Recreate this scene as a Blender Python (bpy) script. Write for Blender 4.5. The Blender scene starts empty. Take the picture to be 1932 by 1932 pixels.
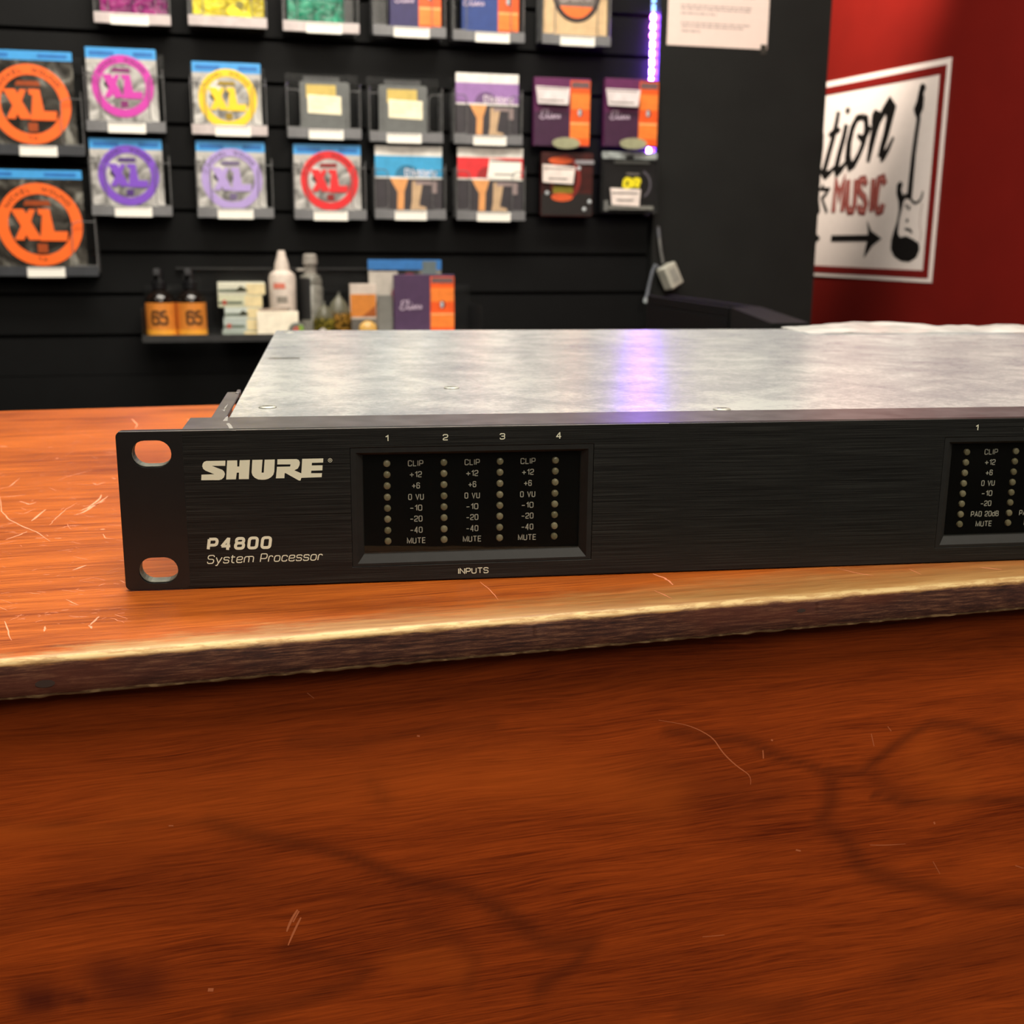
import bpy, math, random
from mathutils import Vector, Matrix, noise
from mathutils.geometry import tessellate_polygon
random.seed(7)
SC = bpy.context.scene
COL = SC.collection
MM = 0.001
pi = math.pi
# ------------------------------------------------------------------ camera (world: x along the rack unit, y away, z up, mm; z=0 is the counter top)
FPX = 2206.28
CAM = Vector((56.73, -315.39, 94.93))
YAW, PITCH, ROLL = 0.15358, -0.23236, 0.00927
fw = Vector((math.sin(YAW)*math.cos(PITCH), math.cos(YAW)*math.cos(PITCH), math.sin(PITCH)))
rt = Vector((math.cos(YAW), -math.sin(YAW), 0)); up = rt.cross(fw)
RT = rt*math.cos(ROLL)+up*math.sin(ROLL); UP = -rt*math.sin(ROLL)+up*math.cos(ROLL)
cd = bpy.data.cameras.new('camera'); cam = bpy.data.objects.new('camera', cd); COL.objects.link(cam)
cam.matrix_world = Matrix(((RT.x, UP.x, -fw.x, CAM.x*MM), (RT.y, UP.y, -fw.y, CAM.y*MM), (RT.z, UP.z, -fw.z, CAM.z*MM), (0, 0, 0, 1)))
cd.sensor_width = 36; cd.sensor_fit = 'HORIZONTAL'; cd.lens = FPX/1932*36
cd.clip_start = 0.01; cd.clip_end = 30
cd.dof.use_dof = True; cd.dof.focus_distance = 0.315; cd.dof.aperture_fstop = 29
SC.camera = cam
SC.view_settings.view_transform = 'Standard'; SC.view_settings.look = 'None'
SC.view_settings.gamma = 1; SC.view_settings.exposure = 0.0; SC.view_settings.use_curve_mapping = False
SC.cycles.use_denoising = True
SC.cycles.max_bounces = 8; SC.cycles.transparent_max_bounces = 24
SC.cycles.sample_clamp_indirect = 6
wd = bpy.data.worlds.new('world'); SC.world = wd; wd.use_nodes = True
wd.node_tree.nodes['Background'].inputs[0].default_value = (1, .85, .7, 1)
wd.node_tree.nodes['Background'].inputs[1].default_value = 0.05

def area(name, loc, target, sx, sy, power, color, spread=180):
    d = bpy.data.lights.new(name, 'AREA'); d.shape = 'RECTANGLE'; d.size = sx; d.size_y = sy; d.energy = power; d.color = color
    d.spread = math.radians(spread)
    o = bpy.data.objects.new(name, d); COL.objects.link(o); o.location = loc
    o.rotation_euler = (Vector(target)-Vector(loc)).to_track_quat('-Z', 'Y').to_euler(); return o
def spot(name, loc, target, power, color, ang, blend=.6, r=.04):
    d = bpy.data.lights.new(name, 'SPOT'); d.energy = power; d.color = color; d.spot_size = math.radians(ang); d.spot_blend = blend; d.shadow_soft_size = r
    o = bpy.data.objects.new(name, d); COL.objects.link(o); o.location = loc
    o.rotation_euler = (Vector(target)-Vector(loc)).to_track_quat('-Z', 'Y').to_euler(); return o
WARM = (1, .90, .76)
area('front_fill', (.60, -2.0, 1.30), (.20, -.1, -.1), 1.6, .7, 20, WARM)  # added frontal fill that lifts the counter front, not a ceiling lamp
area('ceiling_panel_over', (.55, -.75, 1.62), (.35, -.1, -.05), 1.1, .9, 50, WARM)
area('ceiling_panel_back', (.1, 1.05, 1.63), (.1, 1.1, 0), 1.4, .5, 62, (1, .93, .82))
spot('track_spot_wall', (1.15, 1.75, 1.55), (1.34, 2.72, .62), 620, (1, .88, .74), 42, 1.0)
area('ceiling_panel_shop', (-1.0, .2, 1.63), (-.6, .6, 0), .6, .6, 10, WARM)

# ------------------------------------------------------------------ planes of the room
B = math.radians(5); WU = Vector((math.cos(B), math.sin(B), 0)); WN = Vector((-math.sin(B), math.cos(B), 0)); WD = 2000.0
A7 = math.radians(7); CU = Vector((math.cos(A7), math.sin(A7), 0)); CN = Vector((-math.sin(A7), math.cos(A7), 0)); CD0 = -47.8
AR = math.radians(-11); RD = Vector((math.sin(AR), math.cos(AR), 0)); RN = Vector((-RD.y, RD.x, 0)); R0 = -1822.3
def ray(px, py): return fw*FPX + RT*(px-966) - UP*(py-966)
def hit(px, py, n, d):
    D = ray(px, py); n = Vector(n); return CAM + D*((d-n.dot(CAM))/n.dot(D))
def wl(px, py, off=0):            # point on a plane parallel to the slat wall, off mm in front -> (u, z)
    h = hit(px, py, WN, WD-off); return h.dot(WU), h.z
def wp(u, off, z): return (WU*u + WN*(WD-off) + Vector((0, 0, z)))*MM

# ------------------------------------------------------------------ materials
def principled(m): return m.node_tree.nodes['Principled BSDF']
class NT:
    def __init__(s, m): s.t = m.node_tree; s.n = s.t.nodes; s.l = s.t.links
    def new(s, ty, **k):
        x = s.n.new(ty)
        for a, v in k.items(): setattr(x, a, v)
        return x
    def put(s, sock, v):
        if isinstance(v, bpy.types.NodeSocket): s.l.new(v, sock)
        elif isinstance(v, (tuple, list)) and len(v) == 3 and sock.type == 'RGBA': sock.default_value = (*v, 1)
        else: sock.default_value = v
    def m(s, op, a, b=0.0, c=None, clamp=False):
        x = s.new('ShaderNodeMath', operation=op, use_clamp=clamp); s.put(x.inputs[0], a); s.put(x.inputs[1], b)
        if c is not None: s.put(x.inputs[2], c)
        return x.outputs[0]
    def coord(s, kind='Object'): return s.new('ShaderNodeTexCoord').outputs[kind]
    def xyz(s, v): x = s.new('ShaderNodeSeparateXYZ'); s.put(x.inputs[0], v); return x.outputs
    def scale(s, v, sc):
        x = s.new('ShaderNodeMapping'); s.put(x.inputs[0], v); x.inputs[3].default_value = sc; return x.outputs[0]
    def noise(s, v, sc, det=4, rough=.55, dist=0):
        x = s.new('ShaderNodeTexNoise'); s.put(x.inputs['Vector'], v); x.inputs['Scale'].default_value = sc
        x.inputs['Detail'].default_value = det; x.inputs['Roughness'].default_value = rough; x.inputs['Distortion'].default_value = dist
        return x.outputs['Fac']
    def ramp(s, f, stops):
        x = s.new('ShaderNodeValToRGB'); s.put(x.inputs[0], f); e = x.color_ramp.elements
        while len(e) < len(stops): e.new(.5)
        for i, (p, c) in enumerate(stops):
            e[i].position = p; e[i].color = (*c, 1) if isinstance(c, (tuple, list)) else (c, c, c, 1)
        return x.outputs[0]
    def rng(s, v, a, b, c=0.0, d=1.0, smooth=True):
        x = s.new('ShaderNodeMapRange'); x.interpolation_type = 'SMOOTHSTEP' if smooth else 'LINEAR'; s.put(x.inputs[0], v)
        for i, q in enumerate((a, b, c, d)): s.put(x.inputs[i+1], q)
        return x.outputs[0]
    def mix(s, f, a, b, mode='MIX'):
        x = s.new('ShaderNodeMix', data_type='RGBA', blend_type=mode); s.put(x.inputs[0], f); s.put(x.inputs[6], a); s.put(x.inputs[7], b); return x.outputs[2]
    def bump(s, h, st, dist=.001):
        x = s.new('ShaderNodeBump'); x.inputs['Strength'].default_value = st; x.inputs['Distance'].default_value = dist; s.put(x.inputs['Height'], h); return x.outputs[0]
_mc = {}
def mat(name, col, rough=.5, metal=0, var=.12, nsc=60, emit=0, spec=.5, bump=0):
    if name in _mc: return _mc[name]
    m = bpy.data.materials.new(name); m.use_nodes = True; p = principled(m); t = NT(m); _mc[name] = m
    n = t.noise(t.coord(), nsc, 3)
    f = t.rng(n, .3, .7, 1-var, 1+var, False)
    c = t.new('ShaderNodeVectorMath', operation='SCALE'); c.inputs[0].default_value = col; t.put(c.inputs['Scale'], f)
    t.put(p.inputs['Base Color'], c.outputs[0])
    p.inputs['Roughness'].default_value = rough; p.inputs['Metallic'].default_value = metal
    p.inputs['Specular IOR Level'].default_value = spec
    if emit: p.inputs['Emission Color'].default_value = (*col, 1); p.inputs['Emission Strength'].default_value = emit
    if bump: t.put(p.inputs['Normal'], t.bump(n, bump))
    return m
def clear(name, tint=(.9, .92, .93), op=.08, rough=.08, coat=1.0):
    if name in _mc: return _mc[name]
    m = bpy.data.materials.new(name); m.use_nodes = True; t = NT(m); _mc[name] = m
    t.n.remove(principled(m)); out = [x for x in t.n if x.type == 'OUTPUT_MATERIAL'][0]
    tr = t.new('ShaderNodeBsdfTransparent'); tr.inputs[0].default_value = (*tint, 1)
    gl = t.new('ShaderNodeBsdfGlossy'); gl.inputs['Roughness'].default_value = rough
    df = t.new('ShaderNodeBsdfDiffuse'); df.inputs[0].default_value = (.75, .75, .72, 1)
    a = t.new('ShaderNodeMixShader'); fr = t.new('ShaderNodeFresnel'); fr.inputs[0].default_value = 1.45
    nz = t.noise(t.coord(), 25, 3)
    t.put(a.inputs[0], t.m('MULTIPLY', fr.outputs[0], coat)); t.l.new(tr.outputs[0], a.inputs[1]); t.l.new(gl.outputs[0], a.inputs[2])
    b = t.new('ShaderNodeMixShader'); t.put(b.inputs[0], t.m('MULTIPLY', nz, op*2)); t.l.new(a.outputs[0], b.inputs[1]); t.l.new(df.outputs[0], b.inputs[2])
    t.l.new(b.outputs[0], out.inputs[0]); return m
def srgb(r, g, b): return tuple(((x/255)/12.92 if x/255 <= .04045 else ((x/255+.055)/1.055)**2.4) for x in (r, g, b))
def smat(name, r, g, b, **k): return mat(name, srgb(r, g, b), **k)

# ------------------------------------------------------------------ mesh building (all in mm)
class MB:
    def __init__(s): s.v = []; s.f = []
    def quadstrip(s): pass
    def add(s, vs, fs):
        k = len(s.v); s.v += [tuple(v) for v in vs]; s.f += [tuple(i+k for i in f) for f in fs]; return s
    def box(s, x0, x1, y0, y1, z0, z1, ch=0):
        if ch:
            P = []
            for z, c in ((z0, ch), (z0+ch, 0), (z1-ch, 0), (z1, ch)):
                P.append([(x0+c+ch, y0+c, z), (x1-c-ch, y0+c, z), (x1-c, y0+c+ch, z), (x1-c, y1-c-ch, z), (x1-c-ch, y1-c, z), (x0+c+ch, y1-c, z), (x0+c, y1-c-ch, z), (x0+c, y0+c+ch, z)])
            vs = sum(P, []); fs = [tuple(range(7, -1, -1)), tuple(range(24, 32))]
            for a in range(3):
                for i in range(8): fs.append((a*8+i, a*8+(i+1) % 8, a*8+8+(i+1) % 8, a*8+8+i))
            return s.add(vs, fs)
        return s.add([(x0, y0, z0), (x1, y0, z0), (x1, y1, z0), (x0, y1, z0), (x0, y0, z1), (x1, y0, z1), (x1, y1, z1), (x0, y1, z1)],
                     [(3, 2, 1, 0), (4, 5, 6, 7), (0, 1, 5, 4), (1, 2, 6, 5), (2, 3, 7, 6), (3, 0, 4, 7)])
    def prism(s, poly, y0, y1, holes=()):      # outline in x,z; front face at y0, back at y1
        loops = [list(poly)]+[list(h) for h in holes]
        flat = sum(loops, []); tris = tessellate_polygon([[Vector((p[0], p[1], 0)) for p in l] for l in loops])
        n = len(flat); fs = []
        for a, b, c in tris:
            ar = (flat[b][0]-flat[a][0])*(flat[c][1]-flat[a][1])-(flat[b][1]-flat[a][1])*(flat[c][0]-flat[a][0])
            if ar < 0: b, c = c, b
            fs.append((a, b, c)); 
            if y1 is not None: fs.append((c+n, b+n, a+n))
        vs = [(p[0], y0, p[1]) for p in flat]
        if y1 is not None:
            vs += [(p[0], y1, p[1]) for p in flat]; k = 0
            for li, l in enumerate(loops):
                m = len(l); area2 = sum(l[i][0]*l[(i+1) % m][1]-l[(i+1) % m][0]*l[i][1] for i in range(m))
                ccw = area2 > 0
                for i in range(m):
                    a, b = k+i, k+(i+1) % m
                    fs.append((a, a+n, b+n, b) if ccw != (li > 0) else (b, b+n, a+n, a))
                k += m
        return s.add(vs, fs)
    def lathe(s, prof, cx=0, cy=0, n=24, cap=True):      # profile [(r, z)], axis z
        vs = []; fs = []
        for r, z in prof:
            for i in range(n): vs.append((cx+r*math.cos(2*pi*i/n), cy+r*math.sin(2*pi*i/n), z))
        for a in range(len(prof)-1):
            for i in range(n): j = (i+1) % n; fs.append((a*n+i, a*n+j, a*n+n+j, a*n+n+i))
        if cap: fs += [tuple(range(n-1, -1, -1)), tuple(range((len(prof)-1)*n, len(prof)*n))]
        return s.add(vs, fs)
    def tube(s, pts, r, n=8):
        pts = [Vector(p) for p in pts]; rings = []; up0 = None
        for i, p in enumerate(pts):
            t = (pts[min(i+1, len(pts)-1)]-pts[max(i-1, 0)]).normalized()
            if up0 is None: up0 = t.orthogonal().normalized()
            up0 = (up0-t*up0.dot(t)).normalized(); b = t.cross(up0); rr = r[i] if isinstance(r, (list, tuple)) else r
            rings.append([p+up0*rr*math.cos(2*pi*k/n)+b*rr*math.sin(2*pi*k/n) for k in range(n)])
        vs = sum(rings, []); fs = []
        for a in range(len(pts)-1):
            for i in range(n): j = (i+1) % n; fs.append((a*n+i, a*n+j, a*n+n+j, a*n+n+i))
        fs += [tuple(range(n-1, -1, -1)), tuple(range((len(pts)-1)*n, len(pts)*n))]
        return s.add(vs, fs)
    def ribbon(s, pts, w, y, closed=False):              # flat stroke in x,z
        pts = [Vector(p[:2]) for p in pts]; m = len(pts); L = []; Rr = []
        for i in range(m):
            if closed: a, b, c = pts[i-1], pts[i], pts[(i+1) % m]
            else: a, b, c = pts[max(i-1, 0)], pts[i], pts[min(i+1, m-1)]
            d1 = (b-a).normalized() if (b-a).length > 1e-9 else (c-b).normalized(); d2 = (c-b).normalized() if (c-b).length > 1e-9 else d1
            n1 = Vector((-d1.y, d1.x)); n2 = Vector((-d2.y, d2.x)); nn = (n1+n2)
            nn = nn.normalized() if nn.length > 1e-6 else n1
            k = 1/max(.45, nn.dot(n1)); ww = (w[i] if isinstance(w, (list, tuple)) else w)/2
            L.append(b+nn*ww*k); Rr.append(b-nn*ww*k)
        vs = [(p.x, y, p.y) for p in L]+[(p.x, y, p.y) for p in Rr]; fs = []
        for i in range(m if closed else m-1):
            j = (i+1) % m; fs.append((m+i, m+j, j, i))
        return s.add(vs, fs)
    def build(s, name, material, parent=None, smooth=False, bevel=0, xf=None, mats=None):
        me = bpy.data.meshes.new(name)
        vs = [(v[0]*MM, v[1]*MM, v[2]*MM) for v in s.v]
        me.from_pydata(vs, [], s.f); me.materials.append(material); me.update()
        if smooth:
            for p in me.polygons: p.use_smooth = True
            try: me.set_sharp_from_angle(angle=math.radians(35))
            except Exception: pass
        o = bpy.data.objects.new(name, me); COL.objects.link(o)
        if parent: o.parent = parent
        if xf is not None: o.matrix_local = xf
        if bevel:
            b = o.modifiers.new('bevel', 'BEVEL'); b.width = bevel*MM; b.segments = 2; b.limit_method = 'ANGLE'; b.angle_limit = math.radians(40)
        return o
def tag(o, label=None, cat=None, group=None, kind=None):
    if label: o['label'] = label
    if cat: o['category'] = cat
    if group: o['group'] = group
    if kind: o['kind'] = kind
    return o
def thing(name, label, cat, loc, rz=0, group=None):
    o = bpy.data.objects.new(name, None); COL.objects.link(o); o.location = loc; o.rotation_euler = (0, 0, rz); o.empty_display_size = .02
    return tag(o, label, cat, group)
def rect(x0, z0, x1, z1, r=0, n=4):
    if r <= 0: return [(x0, z0), (x1, z0), (x1, z1), (x0, z1)]
    P = []
    for cx, cz, a in ((x1-r, z0+r, -90), (x1-r, z1-r, 0), (x0+r, z1-r, 90), (x0+r, z0+r, 180)):
        for i in range(n+1): t = math.radians(a+90*i/n); P.append((cx+r*math.cos(t), cz+r*math.sin(t)))
    return P
def ell(cx, cz, rx, rz, n=32, a0=0, a1=360):
    full = abs(a1-a0-360) < 1e-6; m = n if full else n+1
    return [(cx+rx*math.cos(math.radians(a0+(a1-a0)*i/n)), cz+rz*math.sin(math.radians(a0+(a1-a0)*i/n))) for i in range(m)]
def rpath(pts, r, closed=False, n=4):       # round the corners of a path
    P = [Vector(p) for p in pts]; m = len(P); out = []
    for i in range(m):
        if not closed and i in (0, m-1): out.append(P[i]); continue
        a, b, c = P[i-1], P[i], P[(i+1) % m]; la, lc = (a-b).length, (c-b).length
        rr = min(r, la*.5 if (closed or i > 1) else la*.95, lc*.5 if (closed or i < m-2) else lc*.95)
        p0 = b+(a-b).normalized()*rr; p2 = b+(c-b).normalized()*rr
        for k in range(n+1):
            t = k/n; out.append(p0*(1-t)**2+b*2*t*(1-t)+p2*t*t)
    return out

# ------------------------------------------------------------------ drawn lettering (monoline squarish sans)
G = {
 '0': (1, [('c', [(0, 0), (1, 0), (1, 1), (0, 1)])]), '1': (.5, [('s', [(.02, .74), (.5, .98), (.5, 0)])]),
 '2': (1, [('o', [(0, .74), (0, 1), (1, 1), (1, .5), (0, .32), (0, 0)]), ('s', [(0, 0), (1, 0)])]),
 '3': (1, [('o', [(0, .78), (0, 1), (1, 1), (1, .53), (.3, .53)]), ('o', [(.5, .53), (1, .53), (1, 0), (0, 0), (0, .22)])]),
 '4': (1.05, [('s', [(1.05, .27), (-.05, .27)]), ('s', [(0, .24), (.70, 1.0)]), ('s', [(.76, 1.1), (.76, -.12)])]), '5': (1, [('o', [(.95, 1), (.1, 1), (.05, .58), (1, .62), (1, 0), (0, 0), (0, .2)])]),
 '6': (1, [('o', [(1, .8), (1, 1), (0, 1), (0, 0), (1, 0), (1, .58), (0, .58)])]),
 '8': (1, [('c', [(.05, .53), (.95, .53), (.95, 1), (.05, 1)]), ('c', [(0, 0), (1, 0), (1, .53), (0, .53)])]),
 'P': (1, [('s', [(0, 0), (0, .6)]), ('o', [(0, .4), (1, .4), (1, 1), (0, 1)]), ('s', [(0, .6), (0, 1)])]),
 'C': (1, [('o', [(1, .72), (1, 1), (0, 1), (0, 0), (1, 0), (1, .28)])]), 'L': (.85, [('s', [(0, 1), (0, 0), (.85, 0)])]),
 'I': (0, [('s', [(0, 0), (0, 1)])]), 'V': (1.1, [('s', [(0, 1), (.55, 0), (1.1, 1)])]), 'U': (1, [('o', [(0, 1), (0, 0), (1, 0), (1, 1)])]),
 'M': (1.3, [('s', [(0, 0), (0, 1), (.65, .08), (1.3, 1), (1.3, 0)])]), 'T': (1.1, [('s', [(0, 1), (1.1, 1)]), ('s', [(.55, 1), (.55, 0)])]),
 'E': (.95, [('s', [(.95, 1), (0, 1), (0, 0), (.95, 0)]), ('s', [(0, .52), (.85, .52)])]), 'N': (1.05, [('s', [(0, 0), (0, 1), (1.05, 0), (1.05, 1)])]),
 'S': (1, [('o', [(1, .78), (1, 1), (0, 1), (0, .53), (1, .5), (1, 0), (0, 0), (0, .22)])]), 'A': (1.1, [('s', [(0, 0), (.55, 1), (1.1, 0)]), ('s', [(.2, .3), (.9, .3)])]),
 'D': (1, [('s', [(0, 0), (0, 1)]), ('o', [(0, 0), (1, 0), (1, 1), (0, 1)])]), 'B': (1, [('s', [(0, 0), (0, 1)]), ('o', [(0, 1), (.92, 1), (.92, .53), (0, .53)]), ('o', [(0, .53), (1, .53), (1, 0), (0, 0)])]),
 'K': (1, [('s', [(0, 0), (0, 1)]), ('s', [(1, 1), (.05, .45)]), ('s', [(.25, .6), (1, 0)])]), 'W': (1.5, [('s', [(0, 1), (.37, 0), (.75, .9), (1.13, 0), (1.5, 1)])]),
 'O': (1, [('c', [(0, 0), (1, 0), (1, 1), (0, 1)])]), 'R': (1, [('s', [(0, 0), (0, 1)]), ('o', [(0, 1), (1, 1), (1, .45), (0, .45)]), ('s', [(.6, .45), (1, 0)])]),
 'G': (1, [('o', [(1, .78), (1, 1), (0, 1), (0, 0), (1, 0), (1, .48)]), ('s', [(1, .48), (.55, .48)])]), 'H': (1, [('s', [(0, 0), (0, 1)]), ('s', [(1, 0), (1, 1)]), ('s', [(0, .5), (1, .5)])]),
 '+': (1.15, [('s', [(-.05, .42), (1.2, .42)]), ('s', [(.57, .06), (.57, .78)])]), '-': (.9, [('s', [(0, .42), (.9, .42)])]), "'": (0, [('s', [(0, .7), (0, 1)])]),
 'd': (.9, [('o', [(.9, .68), (0, .68), (0, 0), (.9, 0)]), ('s', [(.9, 0), (.9, 1)])]),
 'y': (.95, [('s', [(0, .72), (.47, .02)]), ('s', [(.95, .72), (.3, -.28), (.05, -.28)])]), 's': (.85, [('o', [(.85, .55), (.85, .72), (0, .72), (0, .38), (.85, .36), (.85, 0), (0, 0), (0, .16)])]),
 't': (.6, [('o', [(.15, .95), (.15, 0), (.6, 0)]), ('s', [(-.08, .72), (.6, .72)])]), 'e': (.9, [('o', [(0, .36), (.9, .36), (.9, .72), (0, .72), (0, 0), (.9, 0), (.9, .14)])]),
 'm': (1.5, [('o', [(0, 0), (0, .72), (.75, .72), (.75, 0)]), ('o', [(.6, .72), (1.5, .72), (1.5, 0)])]), 'r': (.6, [('o', [(0, 0), (0, .72), (.6, .72), (.6, .56)])]),
 'o': (.9, [('c', [(0, 0), (.9, 0), (.9, .72), (0, .72)])]), 'c': (.85, [('o', [(.85, .52), (.85, .72), (0, .72), (0, 0), (.85, 0), (.85, .2)])]),
 'a': (.85, [('o', [(.05, .72), (.85, .72), (.85, 0)]), ('o', [(.85, .42), (0, .42), (0, 0), (.85, 0)])]), 'i': (0, [('s', [(0, 0), (0, .72)]), ('s', [(0, .88), (0, 1)])]),
 ' ': (.5, []), 'X': (1, [('s', [(0, 0), (1, 1)]), ('s', [(0, 1), (1, 0)])]),
}
def write(mb, txt, x, z, h, cw, gap, st, y, shear=0, fit=None, radial=None):
    """text with baseline-left at x,z; cw = width of a unit glyph, st = stroke; fit = total width"""
    if fit:
        w = sum(G[c][0]*cw for c in txt)+gap*(len(txt)-1)+st
        k = fit/w; cw *= k; gap *= k
    cx = st/2
    for c in txt:
        gw, strokes = G[c]
        for kind, pts in strokes:
            P = [(cx+p[0]*cw, st/2+p[1]*(h-st)) for p in pts]
            rr = .34*min(cw, h)*(1 if kind != 's' else 0)
            Q = rpath(P, rr, kind == 'c') if kind != 's' else [Vector(p) for p in P]
            Q = [(q.x+q.y*shear, q.y) for q in Q]
            if radial:
                ox, oz, rad, a0 = radial     # baseline radius, start angle (clockwise)
                Q2 = []
                for qx, qz in Q:
                    a = a0-qx/rad; Q2.append((ox+(rad+qz)*math.cos(a), oz+(rad+qz)*math.sin(a)))
                Q = Q2
            else: Q = [(x+q[0], z+q[1]) for q in Q]
            mb.ribbon(Q, st, y-.004*(mb.__dict__.setdefault('lay', 0) % 8), kind == 'c'); mb.lay += 1
        cx += gw*cw+gap
    return cx

# ================================================================== THE SETTING
FLOOR, CEIL = -1050, 1700
m_black = mat('slat_black_paint', (.0014, .0015, .0016), .6, var=.25, nsc=30, spec=.2)
m_groove = mat('slat_groove', (.002, .002, .002), .8)
def plane_box(name, u0, u1, o0, o1, z0, z1, m, parent=None):
    o = MB().box(u0, u1, -o1, -o0, z0, z1).build(name, m, parent); return o
# slat wall: its frame has local x along the wall, local -y towards the room
wallroot = plane_box('wall_back', -2300, 878, -60, -14, FLOOR, CEIL, m_groove)
wallroot.location = wp(0, 0, 0); wallroot.rotation_euler = (0, 0, B); tag(wallroot, kind='structure')
z0 = wl(520, 159)[1]; P = 76.2
k0 = math.ceil((FLOOR-z0)/P)
zz = [z0+k*P for k in range(k0, int((CEIL-z0)/P)+1)]
low = -215
slat_mesh = None
for z in zz:
    if z < low or z+P > 900: continue
    pr = [(0, 5), (-3.5, 8.5), (-3.5, P-4), (-.8, P-1.2), (0, P-1.2)]      # profile y(z)
    v = []; f = []
    mb = MB()
    if slat_mesh is None:
        mb = MB(); prof = [(14, 3), (3, 3), (0, 4.2), (0, P-4.2), (3, P-3), (14, P-3)]
        for x in (-2300, 878):
            mb.v += [(x, a, b) for a, b in prof]
        n = len(prof); mb.f += [(i, i+1, n+i+1, n+i) for i in range(n-1)]+[tuple(range(n-1, -1, -1)), tuple(range(n, 2*n))]
        o = mb.build('slat', m_black, wallroot); slat_mesh = o.data
    else:
        o = bpy.data.objects.new('slat', slat_mesh); COL.objects.link(o); o.parent = wallroot
    o.location = (0, 0, z*MM)
plane_box('skirt_board', -2300, 878, -14, 0, FLOOR, [z for z in zz if z >= low][0]+3, m_black, wallroot)
plane_box('upper_board', -2300, 878, -14, 0, [z for z in zz if z+P <= 900][-1]+P, CEIL, m_black, wallroot)
# dark painted partition beside it
m_part = mat('partition_paint', (.0085, .0090, .0082), .6, var=.15, nsc=12, spec=.25, bump=.05)
pt = MB().box(878, 1241, -30, 120, FLOOR, CEIL).build('wall_partition', m_part)
pt.location = wp(0, 0, 0); pt.rotation_euler = (0, 0, B); tag(pt, kind='structure')
# red wall
m_red = mat('red_wall_paint', srgb(112, 17, 9), .55, var=.06, nsc=8, spec=.3)
rw = MB()
def rp(v, off, z): return RD*v+RN*(R0-off)+Vector((0, 0, z))
RZ = AR+pi/2      # local x = +RD direction
rw.box(-3600, -600, 0, 100, FLOOR, CEIL)
wr = rw.build('wall_right', m_red)
# local x along RD; local -y must face the room (towards smaller x = +RN). rotate so
Mx = Matrix(((-RD.x, -RN.x, 0, 0), (-RD.y, -RN.y, 0, 0), (0, 0, 1, 0), (0, 0, 0, 1)))
# RN points to -x (room side); plane at n.p=R0 -> local y = -(n.p) offset
wr.matrix_world = Matrix.Translation(RN*R0*MM) @ Mx; tag(wr, kind='structure')
m_wall = mat('shop_wall_paint', (.035, .03, .026), .7, var=.1, nsc=3)
m_dark = mat('hall_paint', (.05, .012, .01), .7)
for nm, bx in (('wall_left', (-2400, -2300, -2600, 2100)), ('wall_front', (-2400, 2300, -2700, -2600)), ('wall_far', (600, 2300, 3600, 3700))):
    o = MB().box(bx[0], bx[1], bx[2], bx[3], FLOOR, CEIL).build(nm, m_wall if nm != 'wall_far' else m_dark); tag(o, kind='structure')
fl = MB().box(-2400, 2300, -2700, 3700, FLOOR-60, FLOOR).build('floor', mat('floor_vinyl', (.05, .042, .036), .45, var=.2, nsc=5)); tag(fl, kind='structure')
ce = MB().box(-2400, 2300, -2700, 3700, CEIL, CEIL+60).build('ceiling', mat('ceiling_paint', (.20, .185, .165), .8)); tag(ce, kind='structure')

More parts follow.
